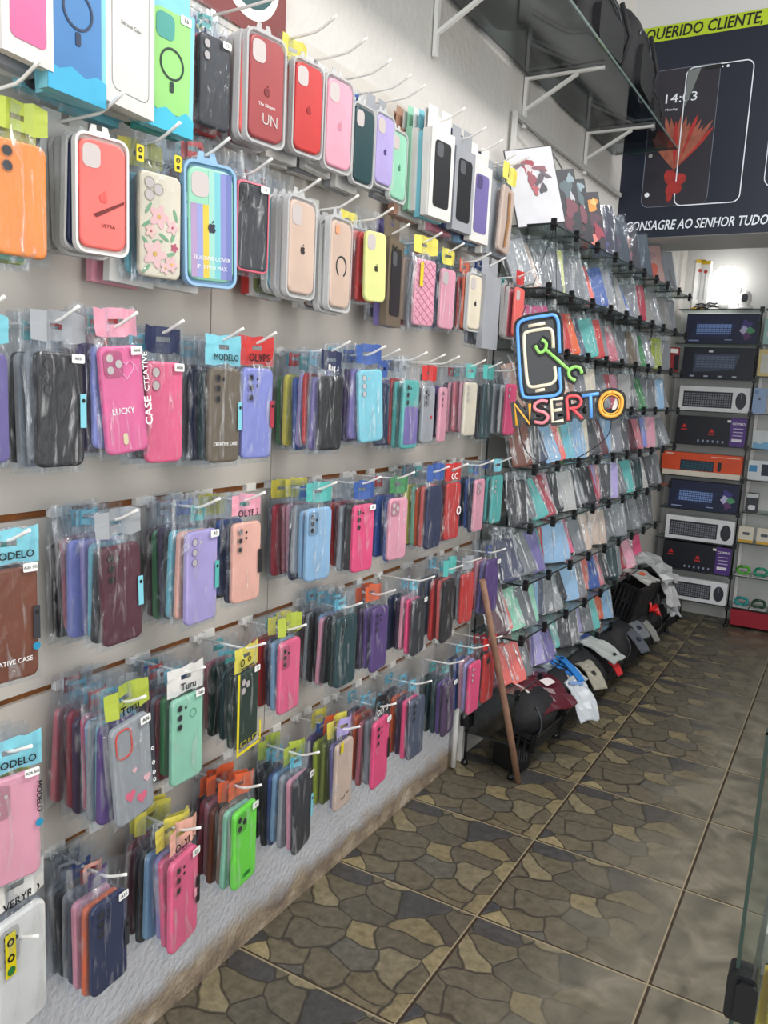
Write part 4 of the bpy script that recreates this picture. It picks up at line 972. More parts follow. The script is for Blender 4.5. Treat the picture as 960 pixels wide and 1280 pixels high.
SH0 = 0.0
def shelf_shell():
    mb = MB(); slab_into(mb, .075, .162, .010, .012, .085); return mb.mesh('shelved_phone_case', M_SHELL)
ME_SS = shelf_shell()
def shelf_bag(seed):
    return bag_mesh(seed, .196, .001, .094, .166, t=.010, mat=M_FILM2)
SBAGS = [shelf_bag(20+i) for i in range(5)]
me_band = None
SHELF = {
 1: 'clear,beige,clear,pale yellow,clear,silver,clear,purple,violet,coral,blue,blue,navy,clear,white,grey,clear,grey,crimson,olive,white,white,silver,white,clear,white,clear,pale blue,clear',
 2: 'clear,magenta,magenta,charcoal,clear,red,orange,teal,slate,teal,red,grey,clear,rose,clear,white,silver,taupe,clear,olive,green,silver,clear,silver,lime,clear,pink,salmon,clear',
 3: 'tan,brown,clear,charcoal,beige,peach,beige,tan,grey,cream,silver,violet,silver,crimson,red,pink,white,clear,teal,silver,green,silver,clear,silver,pale blue,clear,silver,white',
 4: 'brown,charcoal,coral,slate,pale blue,coral,neon green,cyan,pale blue,cream,charcoal,charcoal,maroon,cream,pale blue,grey,charcoal,yellow,grey,maroon,rose,slate,periwinkle,pink,white,silver,clear,silver',
 5: 'charcoal,maroon,dark teal,teal,crimson,pink,charcoal,white,charcoal,pink,clear,charcoal,crimson,lilac,rose,lilac,slate,white,lime,teal,dark teal,silver,dark teal,white,pink,pink,charcoal,silver,white',
 6: 'navy,navy,slate,violet,teal,red,pale blue,pale blue,violet,cream,bubblegum pink,beige,teal,tan,beige,grey,mint,white,silver,slate,teal,teal,clear,hot pink,hot pink,white,silver,silver',
 7: 'maroon,coral,mint,mint,pale blue,slate,clear,charcoal,clear,charcoal,pale blue,pink,rose,salmon,blue,pale blue,maroon,charcoal,dark teal,teal,rose,crimson,pink,green,salmon,hot pink',
 8: 'maroon,coral,coral,maroon,violet,lilac,violet,maroon,teal,charcoal,clear,charcoal,lilac,silver,teal,teal,orange,pale blue',
}
for li, names in SHELF.items():
    names = names.split(','); names = [c_ for i_, c0_ in enumerate(names) for c_ in ((c0_, ['clear', c0_, 'silver', names[(i_*7) % len(names)]][(i_//4) % 4]) if i_ % 4 == 2 else (c0_,))]; z = LEV[li]; end = LEND[li]; n = len(names)
    rnd = random.Random(100+li)
    prev_yaw = .6
    for i, c_ in enumerate(names):
        s_ = -.045 + (end+.01)*(i+.5)/n*.985 + .01
        grp = math.sin(i*.9+li*2.1)
        yaw = math.radians(33 + 13*grp + rnd.uniform(-6, 6))         # turned toward the door
        lean = math.radians(17 + 7*math.sin(i*.7+li) + rnd.uniform(-3, 3))
        sc_ = rnd.uniform(.94, 1.0)*(1.0 if li > 1 else 1.04)
        base = RK(s_, .062 + .025*math.sin(i*1.3+li), z+.003)
        cc_ = C(c_)
        if c_ in ('clear', 'silver', 'white'): cc_ = shade(cc_, rnd.uniform(.35, .85))
        o = link('shelved_phone_case', ME_SS, color=cc_, loc=base, scale=sc_)
        side = math.radians(4*math.sin(i*1.1+li*.7) + rnd.uniform(-2, 2))
        o.rotation_euler = (Matrix.Rotation(RACK_ROT, 3, 'Z') @ Matrix.Rotation(-lean, 3, 'Y') @ Matrix.Rotation(-yaw, 3, 'Z') @ Matrix.Rotation(side, 3, 'X')).to_euler()
        link('plastic_bag', SBAGS[(i+li) % 5], o)
        cn = c_ if c_ != 'clear' else 'clear grey'
        tag(o, f'bagged {cn} case, {ORD[i]} from the near end of the {LNAME[li]} glass shelf', 'phone case', f'bagged cases on the {LNAME[li]} glass shelf')
# rubber bands around some bundles
# boards and sleeves standing on the top shelf
def board(s_, w, h, front, label, edge=(22, 24, 28), lean=14, yaw=30, d=.05, blot=None, name='display_board', mat=None, film=True):
    mb = MB(); mb.box(-.004, -w/2, 0, 0, w/2, h)
    o = mb.build(name, mat or M_CARD, color=rgb(*edge)); o.location = RK(s_, d, LEV[0]+.004)
    o.rotation_euler = (Matrix.Rotation(RACK_ROT, 3, 'Z') @ Matrix.Rotation(-math.radians(lean), 3, 'Y') @ Matrix.Rotation(-math.radians(yaw), 3, 'Z')).to_euler()
    if front:
        flatshape(o, 'printed_sheet', [(-w/2+.003, .003), (w/2-.003, .003), (w/2-.003, h-.003), (-w/2+.003, h-.003)], .0004, rgb(*front))
    if blot:
        for k_, (cy, cz, a, b_, ang, cc) in enumerate(blot):
            pts = []
            for t in range(20):
                tt = t*2*PI/20; r_ = 1+.22*math.sin(3*tt+k_)+.12*math.sin(5*tt+2*k_); x_, y_ = a*r_*math.cos(tt), b_*r_*math.sin(tt)
                pts.append((cy + x_*math.cos(ang)-y_*math.sin(ang), cz + x_*math.sin(ang)+y_*math.cos(ang)))
            flatshape(o, 'printed_shape', pts, .0012+k_*.0004, rgb(*cc), t=.0003)
    if film:
        f_ = MB(); f_.box(.004, -w/2-.004, -.001, .0045, w/2+.004, h+.006); f_.build('clear_sleeve', M_FILM3, parent=o)
    return tag(o, label, 'board', 'boards on the top glass shelf')
board(.02, .170, .262, (206, 206, 212), 'large white board with a red and grey abstract print on the top glass shelf', blot=[(-.012,.20,.020,.026,0,(150,40,60)), (-.010,.19,.013,.018,0,(200,190,192)), (-.045,.205,.024,.007,.2,(110,90,96)), (-.005,.155,.016,.024,.3,(140,60,74)), (.030,.188,.026,.009,-.3,(130,70,84)), (.020,.150,.026,.010,.9,(74,66,76)), (.045,.165,.020,.006,-.7,(90,80,90)), (.0,.118,.010,.018,.2,(170,70,84)), (.028,.120,.012,.016,-.4,(60,56,66))], yaw=47, lean=16, film=False)
BL = [(.035,.17,.022,.035,.2,(84,104,110)), (.04,.10,.022,.035,-.2,(120,62,78)), (.02,.05,.018,.028,.5,(96,44,60)), (.052,.205,.014,.016,0,(140,160,170)), (.05,.14,.008,.016,.3,(190,190,196))]
board(.24, .15, .24, (36, 40, 50), 'dark board with small teal and maroon marks behind the white one', blot=BL, yaw=44, film=False)
board(.36, .15, .235, (30, 32, 42), 'dark board with a maroon print, third on the top glass shelf', blot=BL[::-1], yaw=40, film=False)
board(.53, .14, .225, (44, 40, 52), 'dark board with an orange burst near its top', blot=[(.03,.175,.030,.024,.2,(226,150,60)), (.03,.12,.03,.028,0,(84,50,68)), (.02,.045,.022,.022,.4,(226,130,120)), (.045,.07,.018,.03,.3,(150,50,70)), (.04,.185,.012,.014,0,(240,190,110))], yaw=40, film=False)
board(.72, .13, .21, (52, 48, 70), 'dark violet board in a clear sleeve on the top glass shelf', blot=[(.0,.10,.02,.03,0,(120,70,110)), (0,.05,.02,.02,.4,(90,80,130))], yaw=38)
board(.90, .13, .21, (60, 68, 80), 'slate coloured board in a clear sleeve on the top shelf', blot=[(.0,.09,.02,.04,0,(90,60,80))], yaw=36)
board(1.08, .12, .205, (56, 52, 62), 'grey board with a salmon print, under the banner', blot=[(.0,.13,.02,.03,0,(210,130,120)), (0,.07,.018,.03,.4,(150,80,90))], yaw=36)
board(1.28, .12, .20, (74, 84, 94), 'blue grey board in a clear sleeve under the banner', yaw=34)
board(1.52, .12, .19, (214, 170, 160), 'pale board with a coral print near the far end of the top shelf', edge=(150,140,140), blot=[(.0,.06,.02,.05,0,(226,110,90)), (0,.14,.02,.02,0,(190,150,150))], yaw=34)
board(1.78, .12, .20, (206, 206, 208), 'blank pale board, last on the top glass shelf', edge=(160,160,160), yaw=30)

# red and black carton on the third shelf's far end
mb = MB(); mb.box(0, -.045, 0, .03, .045, .13); o = mb.build('small_carton', M_CARD, color=rgb(140, 44, 48)); o.location = RK(1.93, .05, LEV[2]+.004); o.rotation_euler = (0, 0, -.5)
flatshape(o, 'black_window', [(.005, .01), (.042, .01), (.042, .09), (.005, .09)], .0302, rgb(26, 28, 34)); flatshape(o, 'white_label', [(-.03, .10), (.03, .10), (.03, .122), (-.03, .122)], .0304, rgb(226, 226, 226))
tag(o, 'red carton with a black window at the far end of the third glass shelf', 'carton')

# ================================================================== FLOOR-LEVEL GOODS
def basket(s_, d, label, yaw=0, w=.24, dep=.24, h=.17):
    mb = MB(); t = .004
    def side(p, q):
        p, q = Vector(p), Vector(q); n = 9
        up = Vector((0, 0, 1))
        mb.bar(p+up*h*.04, q+up*h*.04, t, h*.16); mb.bar(p+up*(h-.008), q+up*(h-.008), t*2.4, .018); mb.bar(p+up*h*.55, q+up*h*.55, t, h*.10)
        for i in range(n+1):
            a = p.lerp(q, i/n); mb.bar(a+up*.0, a+up*h, .009 if i % 9 else .02, t)
    a, b_ = dep/2, w/2
    side((a, -b_, 0), (a, b_, 0)); side((-a, b_, 0), (-a, -b_, 0)); side((a, b_, 0), (-a, b_, 0)); side((-a, -b_, 0), (a, -b_, 0))
    mb.box(-a, -b_, 0, a, b_, .004)
    o = mb.build('plastic_basket', M_BLACK); o.location = RK(s_, d, .14); o.rotation_euler = (0, math.radians(8), RACK_ROT+yaw)
    return tag(o, label, 'basket', 'black baskets at the foot of the rack')
def pouch(s_, d, z, size, label, seed, yaw=0, tilt=0, name='black_pouch', mat=None, cat='pouch'):
    w, dp, h = size; rnd = random.Random(seed); mb = MB(); rings = []
    nr = 9
    for k_ in range(nr+1):
        t = k_/nr; s = math.sin(PI*(.12+.80*t))**.55; rings.append([(p[0]*s*(1+rnd.uniform(-.05, .05)) + .05*dp*math.sin(6*t+seed), p[1]*s, t*h) for p in rr(dp, w, min(dp, w)*.35, 5)])
    mb.loft(rings, smooth=True)
    o = mb.build(name, mat or M_BLACKM); o.location = RK(s_, d, z); o.rotation_euler = (0, tilt, RACK_ROT+yaw)
    mb = MB(); mb.tube([(dp*.5*math.sin(PI*(.12+.8*t))**.55+.001, -w*.3+w*.6*t*0, h*t) for t in [i_/8 for i_ in range(1, 8)]], .0025, 6); mb.build('seam_piping', plain('piping_grey', rgb(70, 72, 78), .4), parent=o)
    return tag(o, label, cat, 'black pouches heaped at the foot of the rack')
def packet(s_, d, z, L, W, yaw, droop, c, label, blot=None, crumple=.004, pitch=0):
    """thin packet lying on the heap, its free end drooping; origin at its back edge"""
    rnd = random.Random(int(s_*977+L*100)); n = 8; mb = MB()
    def P_(u, y): return Vector((L*u, y, -droop*u*u*L*.8 + pitch*u*L + crumple*math.sin(u*9+y*40)))
    top = [[mb.bm.verts.new(P_(i/n, -W/2+W*j/6) + Vector((rnd.uniform(-1, 1)*crumple, rnd.uniform(-1, 1)*crumple, .004+rnd.uniform(-1, 1)*crumple))) for j in range(7)] for i in range(n+1)]
    bot = [[mb.bm.verts.new(v.co - Vector((0, 0, .006))) for v in r] for r in top]
    for g_, fl in ((top, 0), (bot, 1)):
        for a, b_ in zip(g_, g_[1:]):
            for j in range(6): mb.bm.faces.new((a[j], a[j+1], b_[j+1], b_[j]))
    for j in range(6):
        mb.bm.faces.new((top[0][j], top[0][j+1], bot[0][j+1], bot[0][j])); mb.bm.faces.new((top[n][j], top[n][j+1], bot[n][j+1], bot[n][j]))
    for i in range(n):
        for j in (0, 6): mb.bm.faces.new((top[i][j], top[i+1][j], bot[i+1][j], bot[i][j]))
    o = mb.build('goods_packet', M_SATIN, color=rgb(*c)); o.location = RK(s_, d, z); o.rotation_euler = (0, 0, RACK_ROT+math.radians(yaw))
    for u0, u1, y0, y1, cc in blot or ():
        m_ = MB(); vs = []
        for i in range(7):
            u = u0+(u1-u0)*i/6
            vs.append([m_.bm.verts.new(P_(u, y)+Vector((0, 0, .007+crumple))) for y in (y0*W, y1*W)])
        for a, b_ in zip(vs, vs[1:]): m_.bm.faces.new((a[0], a[1], b_[1], b_[0]))
        m_.build('printed_band', M_CARD, parent=o, color=rgb(*cc))
    return tag(o, label, 'packet', 'packets lying on the heap below the rack')
mb = MB(); mb.prism(rr(.095, .185, .02, 4, 0, .0935), 0, .10)
o = mb.build('vented_plastic_bin', M_BLACK); o.location = RK(.10, .085, .002); o.rotation_euler = (0, 0, RACK_ROT-.35)
mb = MB()
for i in range(5): mb.box(.100, -.032+i*.014, .04, .1025, -.026+i*.014, .15)
mb.build('vent_slots', plain('grey_black', rgb(60, 62, 68), .5), parent=o); tag(o, 'dark vented plastic bin on the floor behind the wooden stick', 'bin')
mb = MB(); mb.box(-.19, -.018, .138, 0, -.014, .319); mb.build('side_pane', M_GLASSD, parent=rack)
labs_b = ['black slotted basket right behind the wooden stick', 'black slotted basket under the maroon packet', 'black slotted basket under the white and blue packets', 'black slotted basket under the cream card', 'black slotted basket under the long white card', 'black slotted basket under the grey card pair', 'black slotted basket under the red packet', 'black slotted basket at the far foot of the rack']
labs_p = ['rounded black pouch at the near foot of the rack', 'rounded black pouch beneath the maroon packet', 'rounded black pouch behind the white and blue packets', 'rounded black pouch between the cream and long white cards', 'rounded black pouch behind the long white card', 'rounded black pouch behind the grey cards', 'rounded black pouch beside the red packet', 'rounded black pouch against the keyboard boxes']
for i in range(8):
    s_ = .10+i*.275
    basket(s_+.02, .045, labs_b[i], yaw=random.uniform(-.08, .08), dep=.24, w=.25, h=.065)
    pouch(s_+.01, .035, .145, (.245, .25, .175), labs_p[i], i+3, yaw=random.uniform(-.15, .15), tilt=.12)
packet(.19, .06, .325, .19, .20, -18, .45, (84, 24, 38), 'glossy maroon packet with a white mark lying on the nearest pouch', [(.35, .55, .1, .35, (232, 222, 222)), (.1, .95, -.5, -.44, (200, 190, 190))])
packet(.43, .10, .325, .20, .15, -12, .30, (176, 182, 186), 'white packet with blue stripes lying across the pouches', [(.05, 1, .10, .28, (60, 140, 210)), (.3, 1, -.12, .02, (44, 116, 196))])
packet(.38, -.06, .29, .14, .10, -30, 1.1, (188, 194, 200), 'crumpled white packet hanging over the front of the pouches', [(.3, .4, -.4, .3, (120, 150, 200))], .006)
packet(.47, .02, .335, .16, .03, -35, .35, (44, 124, 200), 'blue plastic strip lying over the striped packet', None, .001)
packet(.60, -.04, .29, .11, .08, -25, .9, (156, 152, 138), 'cream hang card with a dark hole sticking out over a pouch', [(.55, .7, -.12, .12, (30, 30, 30))], .002)
packet(.79, .06, .335, .21, .13, -6, .35, (176, 182, 180), 'long white card with a dark blue stripe lying over the pouches', [(.10, .22, -.5, .5, (40, 60, 120)), (.86, .92, -.1, .1, (30, 30, 34))], .003)
packet(.81, -.10, .25, .05, .05, -10, 1.2, (200, 40, 44), 'small red tag hanging under the long white card', None, .001)
packet(1.36, -.0, .30, .12, .10, -10, .7, (112, 116, 122), 'grey card with a dark print between two far pouches', [(.6, .75, -.2, .1, (40, 44, 60))], .002)
packet(1.22, -.03, .29, .13, .08, -14, .8, (84, 88, 96), 'darker grey card lying nearer than the lighter grey one', [(.6, .75, -.1, .2, (40, 44, 60))], .002)
packet(1.46, -.04, .29, .12, .05, -20, .9, (130, 130, 126), 'narrow pale card poking out near the far pouches', None, .002)
packet(1.52, -.05, .37, .07, .08, 0, 1.0, (206, 40, 44), 'bright red crumpled packet among the far pouches', None, .012)
# upper heap at the far end
pouch(1.62, .03, .30, (.24, .23, .16), 'rounded black pouch topmost behind the standing black basket', 31, yaw=.2, tilt=.1)
pouch(1.86, .02, .30, (.26, .23, .17), 'rounded black pouch topmost near the white plastic sheets', 32, yaw=-.1, tilt=.15)
ob = basket(1.42, .045, 'black slotted basket standing on its side on the heap', yaw=.1, w=.24, dep=.20, h=.18); ob.location.z = .33; ob.rotation_euler = (0, .25, RACK_ROT-.15)
packet(1.50, .10, .53, .20, .16, -8, .3, (170, 170, 166), 'white card with an orange mark above the standing basket', [(.6, .75, -.1, .1, (220, 90, 50))], .004)
packet(1.74, .10, .56, .24, .22, -5, .7, (168, 170, 172), 'crumpled white plastic sheet at the far end of the heap', None, .014, .1)
packet(1.70, -.07, .46, .10, .12, -15, 1.6, (180, 180, 182), 'white plastic flap hanging down beside the keyboards', None, .006)
packet(1.78, -.08, .33, .09, .09, -20, .9, (160, 162, 166), 'small white packet low beside the far rack foot', None, .008)
# wooden stick leaning on the rack
pb = Vector((.245, 2.645, .004)); pt = wx(603, 725, .135)
mb = MB(); mb.tube([pb, pb.lerp(pt, .35)+Vector((.002, .002, 0)), pb.lerp(pt, .7), pt], [.0125, .012, .0115, .011], 10)
o = mb.build('wooden_stick', plain('raw_wood', rgb(150, 114, 94), .7, noise=.3, nscale=25)); tag(o, 'plain brown wooden stick leaning from the floor against the hooks', 'stick')

# ================================================================== NEON SIGN
SC = ray(700, 470).normalized(); SD = 2.56
spos = CAM + ray(700, 470)*(SD/ray(700, 470).length)
K = SD/FPX*.985
zax = -SC; xax = RIGHT - zax*RIGHT.dot(zax); xax.normalize(); yax = zax.cross(xax)
sm = Matrix((xax, yax, zax)).transposed().to_4x4(); sm.translation = spos
sign = empty('neon_sign'); sign.matrix_world = sm
tag(sign, 'black backed neon sign with a blue phone, green wrench and the letters NSERTO', 'sign')
def sp(X_, Y_, z=0): return (((600+X_/3.692)-700)*K, -((280+Y_/3.692)-470)*K, z)
def neon(c, em=.25): return plain('neon_'+c, C(c) if c in COL else c, .35, emit=em)
NB = neon('periwinkle', .35); NBl = plain('neon_blue', rgb(96, 160, 232), .35, emit=.45)
NC = plain('neon_cream', rgb(232, 222, 196), .35, emit=.3); NG = plain('neon_green', rgb(150, 214, 110), .35, emit=.35)
NY = plain('neon_amber', rgb(240, 180, 70), .35, emit=.35); NP = plain('neon_pink', rgb(238, 140, 150), .35, emit=.3); NR = plain('neon_red', rgb(220, 86, 92), .35, emit=.3); NO = plain('neon_orange', rgb(238, 170, 70), .35, emit=.35)
def ntube(strokes, mat, name, r=.0050, back=True):
    mb = MB(); bk = MB()
    for st in strokes:
        pts = [sp(*p, .010) for p in st]
        mb.tube(pts, r, 8)
        for a, b_ in zip(pts, pts[1:]):
            a, b_ = Vector(a), Vector(b_); d_ = (b_-a).normalized()*.006; a2, b2 = a-d_, b_+d_; a2.z = b2.z = 0
            bk.bar(a2, b2, .005 if False else .026, .004)
    # bars lie flat: width in the sign plane
    o = mb.build(name, mat, parent=sign)
    bk.build('black_backing', M_BLACK, parent=o) if back else None
    return o
sm3 = lambda pts, n=4, cyc=False: [tuple(v) for v in smooth(pts, n, cyc)]
pts2 = lambda L_: [Vector((a, b, 0)) for a, b in L_]
def S2(L_, n=4, cyc=False):
    r = [(v.x, v.y) for v in smooth(pts2(L_), n, cyc)]
    return r + [r[0]] if cyc else r
mb = MB(); mb.bm.free(); mb = MB()
outl = [(172, 452), (205, 432), (335, 415), (362, 425), (374, 460), (382, 600), (392, 770), (375, 800), (225, 812), (196, 795), (180, 650), (166, 480)]
mb.prism([sp(*p)[:2] for p in outl], -.002, .002, axis='z'); mb.build('black_backing', M_BLACK, parent=sign)
ntube([S2([(364, 600), (358, 520), (352, 462), (334, 434), (300, 436), (230, 446), (192, 458), (176, 480), (178, 540), (190, 680), (204, 778), (226, 798), (300, 794), (352, 786), (374, 764), (370, 720), (364, 664)])], NBl, 'neon_tube_phone')
ntube([S2([(336, 578), (330, 515), (314, 493), (268, 497), (222, 506), (205, 526), (214, 640), (226, 728), (244, 750), (290, 744), (330, 736), (350, 712), (344, 660)])], NC, 'neon_tube_screen', back=False)
ntube([[(222, 481), (296, 468)], [(262, 769), (304, 761)]], NC, 'neon_tube_dash', back=False)
ntube([[(300, 582), (356, 630), (412, 678)], S2([(283, 540), (303, 556), (300, 583), (276, 598), (255, 566)]), S2([(464, 690), (456, 668), (432, 661), (408, 678), (412, 706), (438, 722)])], NG, 'neon_tube_wrench')
ntube([[(183, 926), (171, 828), (241, 918), (238, 826)]], NY, 'neon_letter_N')
ntube([S2([(318, 816), (290, 812), (262, 828), (266, 852), (306, 866), (322, 888), (302, 912), (262, 908)])], NP, 'neon_letter_S')
ntube([[(386, 800), (334, 808), (344, 908), (392, 900)], [(340, 858), (384, 850)]], NC, 'neon_letter_E')
ntube([S2([(412, 900), (408, 850), (405, 797), (446, 791), (466, 812), (454, 838), (412, 848)]), [(430, 848), (476, 892)]], NR, 'neon_letter_R')
ntube([[(468, 790), (542, 779)], [(506, 786), (513, 886)]], NBl, 'neon_letter_T')
ntube([S2([(596, 772), (636, 788), (644, 826), (632, 866), (596, 880), (560, 866), (548, 826), (560, 788)], 3, True)], NO, 'neon_letter_O', back=True)
ntube([S2([(596, 784), (626, 798), (633, 826), (622, 858), (596, 868), (570, 858), (559, 826), (570, 798)], 3, True)], NY, 'neon_inner_ring', r=.002, back=False)
mb = MB(); mb.prism([sp(*p)[:2] for p in [(600+18*math.cos(t)+8, 826+26*math.sin(t)) for t in [i*PI/6-1.2 for i in range(7)]]], .002, .004, axis='z'); mb.build('white_inlay', M_WHITE, parent=sign)
inv = sm.inverted()
c0 = inv @ RK(0, -.006, 1.948); cord('hanging_cord', [[c0, sp(185, 455)], [c0, sp(345, 425)]], .0012, M_BLACK, sign)
cord('power_cable', [[sp(603, 895, .0), sp(590, 960, .02), sp(530, 1020, .03), (sp(430, 1080, .03)), sp(330, 1104, .03), sp(250, 1065, .02), sp(212, 1005, .01), sp(192, 930, 0)]], .0016, M_BLACK, sign)

# ================================================================== BANNER
YB = 4.062
mb = MB(); mb.box(.030, YB, 2.152, 2.9, YB+.006, 3.086); M_NAVY = plain('banner_navy', rgb(20, 28, 46), .42, noise=.1, nscale=3)
bn = mb.build('shop_banner', M_NAVY); tag(bn, 'wide dark navy banner with phone drawings over the back alcove', 'banner')
def by(parent, name, pts, d, mat):      # shape on the banner, pts in (x, z)
    mb = MB(); mb.prism(pts, YB-d-.0008, YB-d, axis='y'); return mb.build(name, mat, parent=parent)
M_LIME = plain('banner_lime', rgb(176, 200, 40), .45); M_BW = plain('banner_white', rgb(226, 232, 240), .45); M_BK = plain('banner_black', rgb(14, 16, 18), .45)
by(bn, 'lime_band', [(.030, 3.020), (2.9, 3.020), (2.9, 3.086), (.030, 3.086)], .0005, M_LIME)
def btext(s, x0, x1, zb, cap, mat, bold=.02, shear=.2, name='lettering'):
    me = textmesh(s, 1.0, bold, shear, mat, 'LEFT')
    xs = [v.co.x for v in me.vertices]; ys = [v.co.y for v in me.vertices]
    sx = (x1-x0)/(max(xs)-min(xs)); capy = (max(v for v in ys) - min(ys)); 
    base = min(ys) if ',' not in s else None
    o = link(name, me, bn); sy = cap/.70
    o.rotation_euler = (PI/2, 0, 0); o.scale = (sx, sy, .2)
    yb = -.36 if base is None else base
    # baseline: capital letters stand on it
    ref = textmesh('E', 1.0, bold, shear, mat, 'LEFT'); yb = min(v.co.y for v in ref.vertices)
    h_ = max(v.co.y for v in ref.vertices)-yb; sy = cap/h_; o.scale = (sx, sy, .2)
    o.location = (x0-min(xs)*sx, YB-.0022, zb-yb*sy)
    return o
btext('QUERIDO CLIENTE,', .088, .585, 3.030, .048, M_BK, bold=.025, shear=.15)
btext('CONSAGRE AO SENHOR TUDO', .075, .700, 2.184, .043, M_BW, bold=.02, shear=.22)
def bframe(x0, z0, x1, z1, r, w, name, mat, d=.0012):
    mb = MB(); o_ = rr(x1-x0, z1-z0, r, 6, (x0+x1)/2, (z0+z1)/2); i_ = rr(x1-x0-2*w, z1-z0-2*w, r-w, 6, (x0+x1)/2, (z0+z1)/2); n = len(o_)
    a = [mb.bm.verts.new((p[0], YB-d, p[1])) for p in o_]; b_ = [mb.bm.verts.new((p[0], YB-d, p[1])) for p in i_]
    for i in range(n): mb.bm.faces.new((a[i], a[(i+1) % n], b_[(i+1) % n], b_[i]))
    return mb.build(name, mat, parent=bn)
by(bn, 'printed_screen', rr(.29, .60, .03, 5, .285, 2.59), .0006, plain('banner_screen', rgb(44, 42, 52), .42, noise=.3, nscale=4))
bframe(.135, 2.288, .432, 2.892, .035, .003, 'printed_phone', plain('banner_grey', rgb(120, 128, 142), .45))
M_FL1 = plain('petal_orange', rgb(160, 92, 72), .5, noise=.4, nscale=30); M_FL2 = plain('petal_red', rgb(170, 46, 42), .5, noise=.4, nscale=30)
for k_ in range(15):
    a_ = math.radians(48+k_*5.6); L_ = .235+.02*math.sin(k_*2.1); cx, cz = .272, 2.448; w_ = .011
    if k_ > 10: L_ *= .9
    pts = [(cx+L_*t*math.cos(a_)-w_*s_*math.sin(PI*min(1, t*1.02))**.6*math.sin(a_)*(.4+t), cz+L_*t*math.sin(a_)+w_*s_*math.sin(PI*min(1, t*1.02))**.6*math.cos(a_)*(.4+t)) for s_, ts in ((1, [i/8 for i in range(9)]), (-1, [1-i/8 for i in range(1, 8)])) for t in ts]
    by(bn, 'printed_petal', pts, .0010+(k_ % 3)*.0003, M_FL1 if k_ % 4 else M_FL2)
for k_, (cx, cz, r1_, r2_, a_) in enumerate(((.262, 2.415, .028, .040, .5), (.298, 2.405, .034, .026, .2), (.268, 2.365, .024, .034, -.3), (.292, 2.37, .022, .028, .4), (.262, 2.33, .014, .022, 0))):
    by(bn, 'printed_petal', [(cx+r1_*math.cos(t)*math.cos(a_)-r2_*math.sin(t)*math.sin(a_), cz+r1_*math.cos(t)*math.sin(a_)+r2_*math.sin(t)*math.cos(a_)) for t in [i*2*PI/18 for i in range(18)]], .0018+k_*.0002, M_FL2)
btext('14:03', .205, .343, 2.745, .038, M_BW, bold=-.012, shear=0); btext('Monday', .208, .262, 2.712, .010, M_BW, bold=0, shear=0)
bframe(.285, 2.286, .572, 2.888, .035, .0045, 'printed_phone', M_BW, .0030)
by(bn, 'printed_glare', [(.292, 2.80), (.292, 2.876), (.35, 2.882), (.31, 2.76), (.292, 2.72)], .0032, plain('banner_glare', rgb(110, 116, 116), .45))
by(bn, 'printed_notch', rr(.07, .016, .006, 3, .40, 2.878), .0034, M_BK); by(bn, 'printed_lens', circ(.462, 2.872, .006, 12), .0034, M_BW); by(bn, 'printed_lens', circ(.440, 2.872, .004, 12), .0034, M_BW)
by(bn, 'printed_button', circ(.160, 2.345, .011, 16), .0026, M_BW); by(bn, 'printed_button', circ(.160, 2.52, .009, 16), .0026, plain('banner_grey2', rgb(150, 150, 150), .45))
bframe(.662, 2.34, .96, 2.90, .045, .0035, 'printed_phone', M_BW, .0030)
bframe(1.06, 2.286, 1.36, 2.888, .035, .0045, 'printed_phone', M_BW, .0030)

# ================================================================== BACK UNIT
ZL = [1.955, 1.748, 1.536, 1.335, 1.127, .925, .714, .517, .323, .127]
XA, XBb, YF = .10, .572, 5.37
unit = empty('keyboard_shelf_unit'); tag(unit, 'glass shelf unit stacked with keyboard boxes in the back alcove', 'shelf unit')
for z in ZL:
    mb = MB(); mb.box(XA, YF, z-.004, XBb+.006, YF+.20, z); mb.box(XA, YF-.002, z-.0045, XBb+.006, YF, z+.0005, 1); mb.build('glass_shelf', M_GLASS, M_EDGE, parent=unit)
for x in (XBb+.006,):
    mb = MB(); mb.tube([(x, YF+.004, .0), (x, YF+.004, 1.96)], .005, 8); mb.lathe([(.014, 0), (.014, .012), (.006, .02)], c=(x, YF+.004, 0), n=10)
    for z in ZL: mb.box(x-.012, YF-.008, z-.016, x+.012, YF+.012, z+.012)
    mb.build('post', M_BLACK, parent=unit)
mb = MB(); mb.tube([(.305, YF-.012, .0), (.305, YF-.012, .13)], .005, 8); mb.lathe([(.014, 0), (.014, .012), (.006, .02)], c=(.305, YF-.012, 0), n=10); mb.build('foot', M_BLACK, parent=unit)
unit2 = empty('accessory_shelf_unit'); tag(unit2, 'glass shelf unit with small accessories at the back, beside the keyboard shelves', 'shelf unit')
ZL2 = [1.955, 1.748, 1.560, 1.335, 1.127, .935, .735, .545, .335, .135]
for z in ZL2[:1]+ZL2[1:]:
    mb = MB(); mb.box(.595, YF, z-.004, 1.9, YF+.20, z); mb.box(.595, YF-.002, z-.0045, 1.9, YF, z+.0005, 1); mb.build('glass_shelf', M_GLASS, M_EDGE, parent=unit2)
mb = MB(); mb.box(.588, YF+.17, .10, .606, YF+.2, 1.96); mb.build('white_post', M_WHITE, parent=unit2)
# red strip under the second unit
mb = MB(); mb.box(.60, YF+.01, .02, 1.8, YF+.19, .12); o = mb.build('red_crate', plain('red_plastic', rgb(150, 26, 44), .4)); tag(o, 'low red crate on the floor below the accessory shelves', 'crate')

